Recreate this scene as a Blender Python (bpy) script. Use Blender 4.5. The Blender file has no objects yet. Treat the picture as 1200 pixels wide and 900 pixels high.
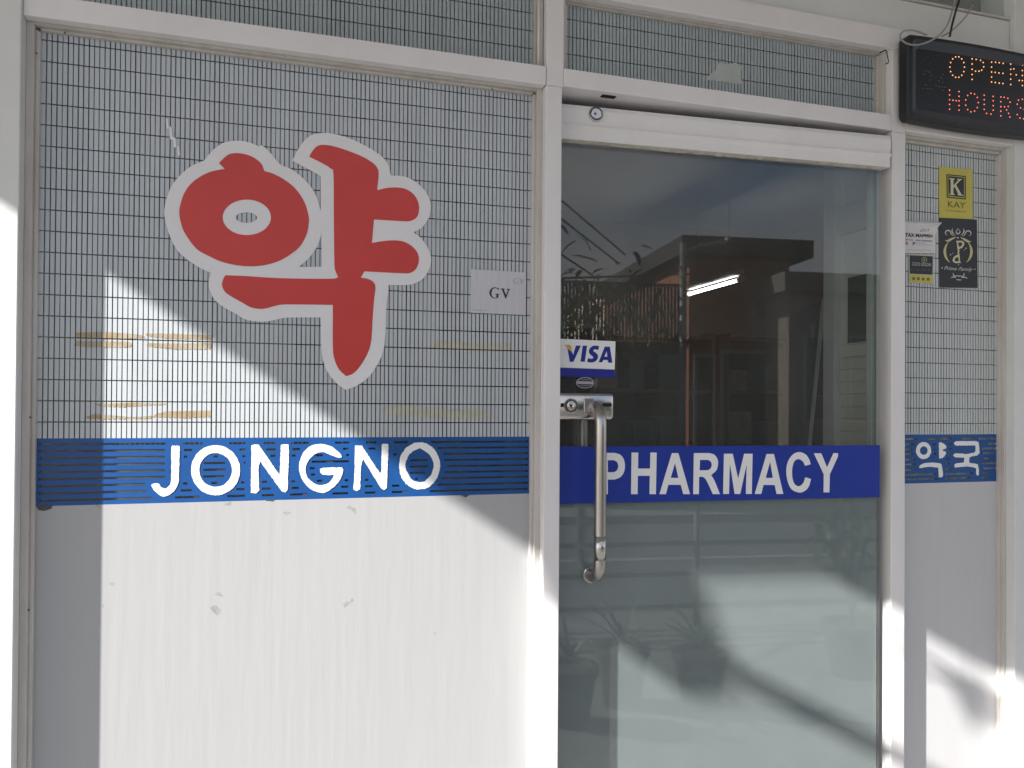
import bpy, bmesh, math, random
from mathutils import Vector, Matrix
from mathutils.geometry import tessellate_polygon
random.seed(7)
scene = bpy.context.scene
COL = scene.collection
R = math.radians

# ------------------------------------------------------------------ camera
FPX, CX, CY = 930.0, 600.0, 471.43
YAW, PITCH, ROLL = R(17.136), R(0.5213), R(0.3844)
CAM = Vector((0, -1.65, 1.5))
fwd = Vector((math.sin(YAW) * math.cos(PITCH), math.cos(YAW) * math.cos(PITCH), math.sin(PITCH)))
_r = Vector((math.cos(YAW), -math.sin(YAW), 0))
_u = _r.cross(fwd)
right = _r * math.cos(ROLL) + _u * math.sin(ROLL)
up = -_r * math.sin(ROLL) + _u * math.cos(ROLL)
cd = bpy.data.cameras.new('camera')
cd.sensor_fit = 'HORIZONTAL'; cd.sensor_width = 36; cd.lens = FPX / 1200 * 36
cd.shift_y = (CY - 450) / 1200
cd.clip_start = 0.02; cd.clip_end = 4000
cam = bpy.data.objects.new('camera', cd); COL.objects.link(cam)
cam.matrix_world = Matrix(((right.x, up.x, -fwd.x, CAM.x), (right.y, up.y, -fwd.y, CAM.y), (right.z, up.z, -fwd.z, CAM.z), (0, 0, 0, 1)))
scene.camera = cam

# ------------------------------------------------------------------ sky and sun
SUN = Vector((1.0, 0.377, -0.665)).normalized()          # direction the light travels
sun_el = math.asin(-SUN.z)
w = bpy.data.worlds.new('World'); scene.world = w; w.use_nodes = True
nt = w.node_tree; nt.nodes.clear()
wo = nt.nodes.new('ShaderNodeOutputWorld'); bg = nt.nodes.new('ShaderNodeBackground')
sky = nt.nodes.new('ShaderNodeTexSky'); sky.sky_type = 'NISHITA'; sky.sun_disc = False
sky.sun_elevation = sun_el; sky.sun_rotation = math.atan2(-SUN.x, -SUN.y)
sky.dust_density = 1.6; sky.air_density = 1.0
geo = nt.nodes.new('ShaderNodeTexCoord')
mp = nt.nodes.new('ShaderNodeMapping'); mp.inputs['Scale'].default_value = (1, 1, 2.6)
nz = nt.nodes.new('ShaderNodeTexNoise'); nz.inputs['Scale'].default_value = 2.1; nz.inputs['Detail'].default_value = 7
rp = nt.nodes.new('ShaderNodeValToRGB'); rp.color_ramp.elements[0].position = .36; rp.color_ramp.elements[1].position = .60
mx = nt.nodes.new('ShaderNodeMixRGB'); mx.inputs[2].default_value = (4.5, 4.45, 4.65, 1)
nt.links.new(geo.outputs['Generated'], mp.inputs[0]); nt.links.new(mp.outputs[0], nz.inputs['Vector'])
nt.links.new(nz.outputs['Fac'], rp.inputs[0]); nt.links.new(rp.outputs[0], mx.inputs[0])
nt.links.new(sky.outputs[0], mx.inputs[1]); nt.links.new(mx.outputs[0], bg.inputs[0])
bg.inputs[1].default_value = 0.076
nt.links.new(bg.outputs[0], wo.inputs[0])
sl = bpy.data.lights.new('sun', 'SUN'); sl.energy = 5.0; sl.angle = R(0.7); sl.color = (1, .965, .91)
so = bpy.data.objects.new('sun', sl); COL.objects.link(so)
so.rotation_euler = SUN.to_track_quat('-Z', 'Y').to_euler(); so.location = (-6, -4, 8)
vs = scene.view_settings
vs.view_transform = 'Standard'; vs.look = 'None'; vs.gamma = 1; vs.use_curve_mapping = False
vs.exposure = 1.32
scene.cycles.transparent_max_bounces = 24; scene.cycles.max_bounces = 10
scene.cycles.use_denoising = True

# ------------------------------------------------------------------ pixel rays on to real planes of the shopfront
def ray(x, y): return fwd + right * ((x - CX) / FPX) - up * ((y - CY) / FPX)
def at(x, y, Y=0.0):
    d = ray(x, y); return CAM + d * ((Y - CAM.y) / d.y)
DP0 = Vector((.632, .022, 0)); DT = Vector((.823, -.057, 0)).normalized(); DN = Vector((DT.y, -DT.x, 0))   # door plane, its outward normal
def dp(x, y, off=0.0):
    d = ray(x, y); return CAM + d * ((off - (CAM - DP0).dot(DN)) / d.dot(DN))
def dloc(u, z, wv): return DP0 + DT * u + DN * wv + Vector((0, 0, z))
def refl(x, y, Y):                                        # where a thing seen mirrored in the door really stands
    p = dp(x, y); d = ray(x, y); d = d - DN * (2 * d.dot(DN))
    return p + d * ((Y - p.y) / d.y)

# ------------------------------------------------------------------ materials
MATS = {}
def mat(name, col, rough=.6, metal=0, var=0.0, scale=8, stretch=(1, 1, 1), bump=0, bscale=60, spec=.5, col2=None, emit=None, estr=0):
    if name in MATS: return MATS[name]
    m = bpy.data.materials.new(name); m.use_nodes = True; t = m.node_tree; b = t.nodes['Principled BSDF']
    b.inputs['Base Color'].default_value = (*col, 1); b.inputs['Roughness'].default_value = rough
    b.inputs['Metallic'].default_value = metal; b.inputs['Specular IOR Level'].default_value = spec
    if emit: b.inputs['Emission Color'].default_value = (*emit, 1); b.inputs['Emission Strength'].default_value = estr
    if var or col2 or bump:
        tc = t.nodes.new('ShaderNodeTexCoord'); mpn = t.nodes.new('ShaderNodeMapping'); mpn.inputs['Scale'].default_value = stretch
        t.links.new(tc.outputs['Object'], mpn.inputs[0])
    if var or col2:
        n = t.nodes.new('ShaderNodeTexNoise'); n.inputs['Scale'].default_value = scale; n.inputs['Detail'].default_value = 6; n.inputs['Roughness'].default_value = .62
        rr = t.nodes.new('ShaderNodeValToRGB'); rr.color_ramp.elements[0].position = .35; rr.color_ramp.elements[1].position = .68
        c2 = col2 or tuple(c * (1 - var) for c in col)
        rr.color_ramp.elements[0].color = (*c2, 1); rr.color_ramp.elements[1].color = (*col, 1)
        t.links.new(mpn.outputs[0], n.inputs['Vector']); t.links.new(n.outputs['Fac'], rr.inputs[0]); t.links.new(rr.outputs[0], b.inputs['Base Color'])
    if bump:
        n2 = t.nodes.new('ShaderNodeTexNoise'); n2.inputs['Scale'].default_value = bscale; n2.inputs['Detail'].default_value = 4
        bn = t.nodes.new('ShaderNodeBump'); bn.inputs['Strength'].default_value = bump; bn.inputs['Distance'].default_value = .01
        t.links.new(mpn.outputs[0], n2.inputs['Vector']); t.links.new(n2.outputs['Fac'], bn.inputs['Height']); t.links.new(bn.outputs[0], b.inputs['Normal'])
    MATS[name] = m; return m
def glass_mat(name, tint, ior=1.5, rough=0.0, dust_haze=0.0):
    m = bpy.data.materials.new(name); m.use_nodes = True; t = m.node_tree; t.nodes.clear()
    o = t.nodes.new('ShaderNodeOutputMaterial'); mxs = t.nodes.new('ShaderNodeMixShader'); fr = t.nodes.new('ShaderNodeFresnel')
    tr = t.nodes.new('ShaderNodeBsdfTransparent'); gl = t.nodes.new('ShaderNodeBsdfGlossy')
    # thin pane: both faces reflect like the outer face of the sheet (no refraction, so no inner total reflection)
    gm = t.nodes.new('ShaderNodeNewGeometry'); mr = t.nodes.new('ShaderNodeMapRange'); mr.inputs['To Min'].default_value = ior; mr.inputs['To Max'].default_value = 1 / ior
    t.links.new(gm.outputs['Backfacing'], mr.inputs['Value']); t.links.new(mr.outputs[0], fr.inputs['IOR']); tr.inputs[0].default_value = (*tint, 1); gl.inputs['Roughness'].default_value = rough
    t.links.new(fr.outputs[0], mxs.inputs[0]); t.links.new(tr.outputs[0], mxs.inputs[1]); t.links.new(gl.outputs[0], mxs.inputs[2]); t.links.new(mxs.outputs[0], o.inputs[0])
    if dust_haze:      # dusty veil: haze mixed into the pane's colour to lift its darks
        df_ = t.nodes.new('ShaderNodeBsdfDiffuse'); df_.inputs[0].default_value = (.62, .62, .60, 1); m2 = t.nodes.new('ShaderNodeMixShader')
        tc = t.nodes.new('ShaderNodeTexCoord'); dn = t.nodes.new('ShaderNodeTexNoise'); dn.inputs['Scale'].default_value = 3.5; dn.inputs['Detail'].default_value = 5
        dr = t.nodes.new('ShaderNodeMapRange'); dr.inputs['From Min'].default_value = .3; dr.inputs['From Max'].default_value = .75; dr.inputs['To Min'].default_value = dust_haze * .5; dr.inputs['To Max'].default_value = dust_haze * 1.6
        t.links.new(tc.outputs['Object'], dn.inputs['Vector']); t.links.new(dn.outputs['Fac'], dr.inputs['Value']); t.links.new(dr.outputs[0], m2.inputs[0])
        t.links.new(mxs.outputs[0], m2.inputs[1]); t.links.new(df_.outputs[0], m2.inputs[2]); t.links.new(m2.outputs[0], o.inputs[0])
    MATS[name] = m; return m
PAINT = mat('white_painted_aluminium', (.85, .83, .84), .36, 0, col2=(.77, .745, .75), scale=5, stretch=(1, 1, .35), bump=.05, bscale=40)
PAINT2 = mat('grimy_white_aluminium', (.64, .615, .595), .45, 0, col2=(.52, .485, .455), scale=9, stretch=(3, 3, .5), bump=.08, bscale=50)
WALLP = mat('white_wall_paint', (.75, .755, .75), .55, 0, col2=(.69, .695, .685), scale=4, bump=.12, bscale=30)
FILM = mat('frosted_strip_film', (.55, .59, .63), .30, 0, var=.1, scale=14, stretch=(1, 1, .3))
FILMW = mat('white_vinyl_film', (.44, .445, .455), .36, 0, var=.035, scale=9, stretch=(3, 1, .25), bump=.05, bscale=14)
BLUE = mat('blue_vinyl', (.008, .085, .31), .4, 0, var=.18, scale=10)
BLUED = mat('deep_blue_vinyl', (.014, .045, .36), .35, 0, var=.12, scale=8)
WHITEV = mat('white_vinyl_letters', (.88, .88, .89), .45, 0, var=.04, scale=20)
GREYV = mat('pale_grey_vinyl_border', (.84, .83, .85), .42, 0, var=.05, scale=9)
REDV = mat('red_vinyl', (.66, .055, .048), .36, 0, var=.1, scale=6, bump=.04, bscale=9)
TAPE = mat('yellowed_tape_residue', (.36, .26, .14), .6, 0, col2=(.46, .40, .30), scale=30)
TAPEP = mat('pale_tape_residue', (.58, .57, .47), .6, 0, var=.15, scale=40)
SCUFF = mat('grey_scuff', (.45, .45, .43), .7, 0, var=.4, scale=80)
TEAR = mat('dark_tear', (.10, .10, .095), .8, 0, var=.3, scale=60)
FILM2 = mat('greenish_strip_film', (.60, .64, .635), .35, 0, var=.1, scale=14, stretch=(1, 1, .3))
FILMW2 = mat('pale_grey_vinyl_film', (.58, .58, .595), .4, 0, var=.04, scale=9, stretch=(3, 1, .25))
FROST = mat('frosted_grey_film', (.27, .30, .312), .5, 0, var=.08, scale=5)
CHROME = mat('polished_steel', (.62, .60, .58), .16, 1, var=.15, scale=30, stretch=(1, 1, .2))
STEEL = mat('brushed_steel', (.55, .52, .50), .30, 1, var=.2, scale=40, stretch=(4, 4, .3))
DARKM = mat('black_plastic', (.018, .020, .026), .42, 0, var=.3, scale=20)
SCREEN = mat('dark_led_panel', (.010, .013, .020), .35, 0, var=.3, scale=12)
BEZEL = mat('dark_grey_plastic_bezel', (.055, .063, .080), .36, 0, var=.25, scale=18)
BLACK = mat('matte_black', (.012, .012, .013), .8)
CARDB = mat('black_card_print', (.022, .024, .032), .45, 0, var=.2, scale=30)
YELLOW = mat('yellow_card', (.62, .54, .10), .5, 0, var=.08, scale=20)
CREAMP = mat('cream_print', (.66, .62, .42), .5)
INK = mat('dark_ink', (.03, .03, .035), .6)
PAPER = mat('white_paper', (.74, .72, .73), .65, 0, var=.06, scale=20)
SILV = mat('silver_plaque', (.66, .66, .70), .32, .2, var=.12, scale=40, stretch=(8, 1, .2))
GREYP = mat('pale_grey_print', (.42, .42, .46), .6)
GOLD = mat('gold_print', (.60, .55, .26), .45)
SILP = mat('silver_print', (.62, .62, .60), .45)
VBLUE = mat('sticker_navy', (.012, .022, .27), .4)
ORANGE = mat('sticker_orange', (.72, .40, .05), .45)
REDP = mat('red_print', (.6, .12, .14), .5)
BLUEP = mat('blue_print', (.12, .12, .35), .5)
CABLE = mat('grey_cable', (.32, .31, .28), .5)
CABLEB = mat('black_cable', (.02, .02, .02), .5)
G_WIN = glass_mat('window_glass', (.965, .98, .98))
G_DOOR = glass_mat('greenish_door_glass', (.93, .957, .953), 1.64, .012, .035)

# ------------------------------------------------------------------ object helpers
def link(name, me, m, parent=None, kind=None, label=None):
    o = bpy.data.objects.new(name, me); COL.objects.link(o)
    if m is not None and me is not None and not me.materials: me.materials.append(m)
    if parent is not None: setp(o, parent)
    if kind: o['kind'] = kind
    if label: o['label'] = label
    return o
BASE = {}
def wloc(o): return BASE.get(o.name, Vector((0, 0, 0)))
def setp(o, p):
    o.parent = p; o.matrix_parent_inverse = Matrix.Translation(-wloc(p)) if p.name in BASE else Matrix.Identity(4)
def thing(name, label, cat, loc=(0, 0, 0), group=None):
    o = bpy.data.objects.new(name, None); COL.objects.link(o); o.empty_display_size = .1
    o.location = loc; BASE[o.name] = Vector(loc)
    o['label'] = label; o['category'] = cat
    if group: o['group'] = group
    return o
def tag(o, label, cat, group=None):
    o['label'] = label; o['category'] = cat
    if group: o['group'] = group
    return o
def bm_mesh(bm, name, smooth=False):
    me = bpy.data.meshes.new(name); bm.normal_update(); bm.to_mesh(me); bm.free()
    if smooth:
        for p in me.polygons: p.use_smooth = True
    return me
def add_box(bm, x0, x1, y0, y1, z0, z1, bev=0.0, fn=None):
    vs_ = [bm.verts.new((x, y, z)) for x in (x0, x1) for y in (y0, y1) for z in (z0, z1)]
    f = []
    for q in ((0, 1, 3, 2), (4, 6, 7, 5), (0, 4, 5, 1), (2, 3, 7, 6), (0, 2, 6, 4), (1, 5, 7, 3)):
        f.append(bm.faces.new([vs_[i] for i in q]))
    out = vs_
    if bev:
        ed = list({e for fc in f for e in fc.edges})
        r = bmesh.ops.bevel(bm, geom=ed, offset=bev, segments=2, affect='EDGES', profile=.5)
        out = list({v for v in r['verts']} | {v for v in vs_ if v.is_valid})
    if fn:
        for v in out: v.co = fn(v.co)
    return out
def box(name, m, parent, x0, x1, y0, y1, z0, z1, bev=.0015, kind=None, fn=None, label=None):
    bm = bmesh.new(); add_box(bm, x0, x1, y0, y1, z0, z1, bev, fn)
    return link(name, bm_mesh(bm, name), m, parent, kind, label)
def spline(pts, closed=True, n=5):
    """pts (x,y[,1]); flagged points stay sharp corners"""
    P = [(p[0], p[1]) for p in pts]; K = [len(p) > 2 for p in pts]; N = len(P); out = []
    for i in range(N if closed else N - 1):
        p1, p2 = P[i], P[(i + 1) % N]
        p0 = P[(i - 1) % N] if not K[i] and (closed or i > 0) else (2 * p1[0] - p2[0], 2 * p1[1] - p2[1])
        p3 = P[(i + 2) % N] if not K[(i + 1) % N] and (closed or i < N - 2) else (2 * p2[0] - p1[0], 2 * p2[1] - p1[1])
        for k in range(n):
            t = k / n
            out.append(tuple(.5 * (2 * p1[a] + (p2[a] - p0[a]) * t + (2 * p0[a] - 5 * p1[a] + 4 * p2[a] - p3[a]) * t * t + (3 * p1[a] - p0[a] - 3 * p2[a] + p3[a]) * t ** 3) for a in (0, 1)))
    if not closed: out.append(P[-1])
    return out
def ell(cx, cy, rx, ry, n=40, rough=0, a0=0, a1=360):
    full = abs(a1 - a0) >= 360
    return [(cx + rx * math.cos(a) * (1 + random.uniform(-rough, rough)), cy + ry * math.sin(a) * (1 + random.uniform(-rough, rough)))
            for a in [R(a0 + (a1 - a0) * i / (n if full else n - 1)) for i in range(n)]]
def rough(pts, amt, step=2.0):
    out = []
    for i, p in enumerate(pts):
        q = pts[(i + 1) % len(pts)]; L = math.dist(p, q); k = max(1, int(L / step))
        for j in range(k):
            t = j / k; out.append((p[0] + (q[0] - p[0]) * t + random.uniform(-amt, amt), p[1] + (q[1] - p[1]) * t + random.uniform(-amt, amt)))
    return out
def ribbon(pts, wd, taper=False):
    L, Rr = [], []
    n = len(pts)
    for i, p in enumerate(pts):
        a = pts[max(0, i - 1)]; b = pts[min(n - 1, i + 1)]
        dx, dy = b[0] - a[0], b[1] - a[1]; l = math.hypot(dx, dy) or 1
        k = wd / 2
        if taper: k *= max(.12, math.sin(math.pi * (i + .4) / (n - .2)))
        L.append((p[0] - dy / l * k, p[1] + dx / l * k)); Rr.append((p[0] + dy / l * k, p[1] - dx / l * k))
    return L + Rr[::-1]
def flat_mesh(name, shapes, mp_):
    """shapes: list of [outer, hole, hole...] in pixel space; mp_ maps (x,y) to the world"""
    V, F = [], []
    for sh in shapes:
        if isinstance(sh[0][0], (int, float)): sh = [sh]
        tri = tessellate_polygon([[Vector((p[0], -p[1], 0)) for p in c] for c in sh])
        base = len(V); flat = [p for c in sh for p in c]
        V += [mp_(*p) for p in flat]
        for t in tri:
            a, b, c = (flat[i] for i in t)
            ar = (b[0] - a[0]) * (c[1] - a[1]) - (c[0] - a[0]) * (b[1] - a[1])
            if abs(ar) < 1e-9: continue
            F.append(tuple(base + i for i in (t if ar < 0 else t[::-1])))
    me = bpy.data.meshes.new(name); me.from_pydata([tuple(v) for v in V], [], F); me.update()
    return me
def flat(name, shapes, mp_, m, parent=None, kind=None, label=None):
    return link(name, flat_mesh(name, shapes, mp_), m, parent, kind, label)
def Z(pts, ox, oy, s): return [(ox + p[0] / s, oy + p[1] / s) + tuple(p[2:]) for p in pts]
def textflat(name, s, quad, mp_, m, parent, shear=0, bold=0.0, kind=None):
    """lettering set into the quad (tl, tr, br, bl) given in pixels"""
    cu = bpy.data.curves.new('t', 'FONT'); cu.body = s; cu.shear = shear; cu.offset = bold; cu.resolution_u = 3
    ob = bpy.data.objects.new('t', cu); COL.objects.link(ob)
    dg = bpy.context.evaluated_depsgraph_get(); me = bpy.data.meshes.new_from_object(ob.evaluated_get(dg))
    bpy.data.objects.remove(ob); bpy.data.curves.remove(cu)
    xs = [v.co.x for v in me.vertices]; ys = [v.co.y for v in me.vertices]
    x0, x1, y0, y1 = min(xs), max(xs), min(ys), max(ys); tl, tr, br, bl = quad
    for v in me.vertices:
        a = (v.co.x - x0) / (x1 - x0); b = (v.co.y - y0) / (y1 - y0)
        px = (bl[0] * (1 - a) + br[0] * a) * (1 - b) + (tl[0] * (1 - a) + tr[0] * a) * b
        py = (bl[1] * (1 - a) + br[1] * a) * (1 - b) + (tl[1] * (1 - a) + tr[1] * a) * b
        v.co = mp_(px, py)
    me.name = name; me.materials.clear()
    return link(name, me, m, parent, kind)
def tube_mesh(name, pts, rad, seg=12, caps=True, closed=False):
    bm = bmesh.new(); rings = []; n = len(pts); pts = [Vector(p) for p in pts]
    rads = rad if isinstance(rad, (list, tuple)) else [rad] * n
    prev = None
    for i, p in enumerate(pts):
        d = (pts[min(n - 1, i + 1)] - pts[max(0, i - 1)]).normalized()
        if prev is None: a = d.orthogonal().normalized()
        else: a = (prev - d * prev.dot(d)).normalized()
        prev = a; b = d.cross(a)
        rings.append([bm.verts.new(p + (a * math.cos(2 * math.pi * k / seg) + b * math.sin(2 * math.pi * k / seg)) * rads[i]) for k in range(seg)])
    for i in range(n - 1):
        for k in range(seg): bm.faces.new((rings[i][k], rings[i][(k + 1) % seg], rings[i + 1][(k + 1) % seg], rings[i + 1][k]))
    if caps: bm.faces.new(rings[0][::-1]); bm.faces.new(rings[-1])
    bmesh.ops.recalc_face_normals(bm, faces=bm.faces)
    return bm_mesh(bm, name, True)
def tube(name, pts, rad, m, parent=None, seg=12, kind=None): return link(name, tube_mesh(name, pts, rad, seg), m, parent, kind)
def smooth3(pts, n=6):
    P = [Vector(p) for p in pts]; out = []
    for i in range(len(P) - 1):
        p1, p2 = P[i], P[i + 1]; p0 = P[i - 1] if i else 2 * p1 - p2; p3 = P[i + 2] if i + 2 < len(P) else 2 * p2 - p1
        for k in range(n):
            t = k / n; out.append(.5 * (2 * p1 + (p2 - p0) * t + (2 * p0 - 5 * p1 + 4 * p2 - p3) * t * t + (3 * p1 - p0 - 3 * p2 + p3) * t ** 3))
    return out + [P[-1]]
def disc_stack(name, m, parent, c, nrm, prof, seg=28):
    """lathe: prof = [(radius, height along nrm)]"""
    nrm = nrm.normalized(); a = nrm.orthogonal().normalized(); b = nrm.cross(a); bm = bmesh.new(); rs = []
    for r, h in prof: rs.append([bm.verts.new(c + nrm * h + (a * math.cos(2 * math.pi * k / seg) + b * math.sin(2 * math.pi * k / seg)) * max(r, 1e-4)) for k in range(seg)])
    for i in range(len(rs) - 1):
        for k in range(seg): bm.faces.new((rs[i][k], rs[i][(k + 1) % seg], rs[i + 1][(k + 1) % seg], rs[i + 1][k]))
    bm.faces.new(rs[-1]); bm.faces.new(rs[0][::-1]); bmesh.ops.recalc_face_normals(bm, faces=bm.faces)
    return link(name, bm_mesh(bm, name), m, parent)

# ================================================================== GROUND
GY = -.13
def sheet(name, m, x0, x1, y0, y1, z, kind='structure'):
    me = bpy.data.meshes.new(name); me.from_pydata([(x0, y0, z), (x1, y0, z), (x1, y1, z), (x0, y1, z)], [], [(0, 1, 2, 3)])
    return link(name, me, m, None, kind)
sheet('ground', mat('earth', (.20, .17, .13), .9, 0, var=.4, scale=.6), -600, 600, -900, 600, -.16)
sheet('road', mat('asphalt', (.09, .09, .09), .9, 0, var=.3, scale=3, bump=.3, bscale=80), -300, 300, -9.2, -3.9, -.125)
box('pavement', mat('concrete_pavement', (.20, .195, .185), .85, 0, col2=(.14, .135, .13), scale=2.5, bump=.2, bscale=40), None, -60, 60, -3.9, .04, -.16, 0, .01, 'structure')
box('pavement_far', MATS['concrete_pavement'], None, -60, 60, -11, -9.2, -.16, -.01, .01, 'structure')
sheet('road_line', mat('road_paint', (.28, .28, .27), .7, 0, var=.2, scale=6), -300, 300, -6.62, -6.48, -.121)

# ================================================================== SHOP BUILDING
F = -.042
bld = thing('shop_building', 'white painted shop building around the gridded windows and the glass door', 'building', (.6, .2, 0))
box('wall', WALLP, bld, -3.2, -.424, -.050, .16, 0, 3.7, .002, label='white pilaster wall left of the big window')
box('wall', WALLP, bld, 1.878, 3.8, -.046, .16, 0, 3.7, .002, label='white pilaster wall right of the narrow window')
box('fascia_beam', PAINT, bld, -.4238, 1.8778, F, .10, 2.408, 2.461, .003)
box('fascia_panel', WALLP, bld, -.4238, 1.8778, -.030, .10, 2.4615, 2.543, .004)
box('wall', WALLP, bld, -.4238, .98, -.036, .10, 2.5435, 3.7, .003)
box('wall', WALLP, bld, .98, 1.8778, -.036, .10, 3.15, 3.7, .003)
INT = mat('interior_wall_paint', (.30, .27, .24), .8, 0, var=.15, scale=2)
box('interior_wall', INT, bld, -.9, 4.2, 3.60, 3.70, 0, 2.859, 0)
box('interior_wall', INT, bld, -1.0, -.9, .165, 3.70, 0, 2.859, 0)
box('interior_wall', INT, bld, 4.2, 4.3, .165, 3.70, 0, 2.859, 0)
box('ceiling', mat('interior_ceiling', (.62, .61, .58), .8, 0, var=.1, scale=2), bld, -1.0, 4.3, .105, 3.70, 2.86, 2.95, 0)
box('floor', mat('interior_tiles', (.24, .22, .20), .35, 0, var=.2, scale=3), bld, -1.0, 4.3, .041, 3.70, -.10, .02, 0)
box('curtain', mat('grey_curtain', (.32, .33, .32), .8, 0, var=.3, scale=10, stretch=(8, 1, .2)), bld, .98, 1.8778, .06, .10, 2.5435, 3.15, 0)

# ------------------------------------------------------------------ glazing bead with two steps round an opening
def beads(p, x0, x1, z0, z1, wl, wr, wt, wb=0):
    def strip(nm, a0, a1, b0, b1, front): box(nm, PAINT2, p, a0, a1, front, .012, b0, b1, .0012)
    if wl: strip('bead', x0, x0 + wl * .65, z0, z1, -.020); strip('bead', x0 + wl * .65, x0 + wl, z0, z1 - wt, -.0095)
    if wr: strip('bead', x1 - wr * .65, x1, z0, z1, -.020); strip('bead', x1 - wr, x1 - wr * .65, z0, z1 - wt, -.0095)
    if wt:
        strip('bead', x0 + wl * .65, x1 - wr * .65, z1 - wt * .5, z1, -.020)
        strip('bead', x0 + wl, x1 - wr, z1 - wt, z1 - wt * .5, -.0095)
    if wb: strip('bead', x0 + wl, x1 - wr, z0, z0 + wb, -.014)
PITCH_X, GAPX, GAPZ = .00885, .0019, .0022
def grid_film(name, p, x0, x1, z0, z1, rows, Y=0.0, m=None):
    """film cut into small upright rectangles, the cuts left clear"""
    V, Fc = [], []
    zs = sorted([z for z in rows if z0 < z < z1]); zb = [z0] + zs + [z1]
    n = int(round((x1 - x0) / PITCH_X)); pw = (x1 - x0) / n
    for i in range(n):
        a = x0 + i * pw + (GAPX / 2 if i else 0); b = x0 + (i + 1) * pw - (GAPX / 2 if i < n - 1 else 0)
        a += random.uniform(-.0003, .0003); b += random.uniform(-.0003, .0003)
        for j in range(len(zb) - 1):
            c = zb[j] + (GAPZ / 2 if j else 0); d = zb[j + 1] - (GAPZ / 2 if j < len(zb) - 2 else 0)
            y = Y + random.uniform(0, .0004); k = len(V)
            V += [(a, y, c), (b, y, c), (b, y, d), (a, y, d)]; Fc.append((k, k + 1, k + 2, k + 3))
    me = bpy.data.meshes.new(name); me.from_pydata(V, [], Fc)
    return link(name, me, m or FILM, p, 'stuff')
ROWS = [2.1763 + .03917 * k for k in range(-19, 40)]
def pane(name, m, p, x0, x1, z0, z1, y0=-.0075, y1=-.0015): return box(name, m, p, x0, x1, y0, y1, z0, z1, 0)

# ------------------------------------------------------------------ left window
lw = thing('shop_window', 'wide left window with gridded grey film, blue name band and white lower panel', 'window', (.07, 0, 0))
box('head_rail', PAINT, lw, -.4238, .568, F, .04, 2.200, 2.241, .002)
beads(lw, -.424, .568, .02, 2.200, .020, .019, .010)
pane('pane', G_WIN, lw, -.410, .555, .02, 2.194, .0012, .0072)
box('band_backing', mat('grey_backing', (.22, .22, .21), .6, 0, col2=(.03, .03, .03), scale=7, stretch=(1, 1, .3)), lw, -.400, .545, .0085, .0105, 1.31, 1.443, 0)
grid_film('grid_film', lw, -.404, .5495, 1.441, 2.190, ROWS)
wf = box('lower_film', FILMW, lw, -.404, .5495, 0, .0006, .02, 1.3165, 0)
P0 = lambda x, y: at(x, y, -.0002)
for pts in ([(250, 697), (256, 693), (262, 699), (257, 698)], [(245, 712), (252, 709), (259, 715), (254, 721)], [(402, 709), (406, 704), (409, 706), (413, 700), (414, 704), (408, 708), (404, 712)],
            [(406, 595), (410, 592), (416, 596), (417, 603), (411, 597)], [(331, 601), (337, 599), (341, 601), (335, 603)], [(263, 589), (271, 588), (270, 592), (262, 592)], [(119, 708), (121, 709), (121, 712), (119, 711)],
            [(508, 741), (511, 742), (510, 744)], [(112, 591), (117, 593), (118, 596), (114, 594)], [(129, 682), (134, 683), (132, 686), (128, 685)]):
    flat('scuff', [pts], P0, SCUFF, wf)
for pts in ([(42, 592), (62, 592), (60, 596), (52, 599), (45, 598)], [(311, 585.5), (322, 585.5), (321, 587.5), (312, 587.3)], [(539, 580.2), (550, 580.2), (546, 583)]):
    flat('tear', [rough(pts, .4)], P0, TEAR, wf)
# blue band: strips with clear slots cut between the letters
zt, zb_ = 1.441, 1.3165; xl, xr = -.404, .5495
fr = [.087, .188, .291, .394, .499, .602, .705, .812, .917]
A = lambda *s: [(160 + a / 6.316, 160 + b / 6.316) for a, b in s]
B = lambda *s: [(340 + a / 6.316, 340 + b / 6.316) for a, b in s]
slots = [
    [(46, 194)] + A((345, 485), (685, 805), (940, 1030)) + B((5, 135), (330, 435), (560, 635), (770, 870)) + [(505, 619)],
    [(46, 193)] + A((352, 412), (760, 805), (960, 1028)) + B((15, 72), (390, 430), (580, 630)) + [(513, 619)],
    [(46, 193)] + A((350, 375), (570, 600), (782, 805), (990, 1028)) + B((10, 40), (190, 240), (415, 435), (765, 785)) + [(520, 619)],
    [(46, 193)] + A((500, 655), (795, 805)) + B((160, 435), (890, 1015)) + [(521, 619)],
    [(46, 193)] + A((495, 660)) + B((145, 180), (885, 1020)) + [(525, 619)],
    [(46, 193)] + A((495, 650)) + B((155, 185), (890, 1000)) + [(522, 619)],
    [(46, 170)] + A((345, 378), (555, 600), (775, 800), (930, 965)) + B((10, 35), (200, 245), (405, 430), (555, 580), (925, 945)) + [(518, 619)],
    [(46, 172)] + A((330, 410), (740, 800), (930, 995)) + B((10, 65), (380, 430), (555, 610), (755, 810)) + [(513, 619)],
    [(46, 179)] + A((288, 470), (675, 805), (930, 1025)) + B((0, 130), (315, 430), (555, 635), (755, 870)) + [(504, 619)]]
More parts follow.
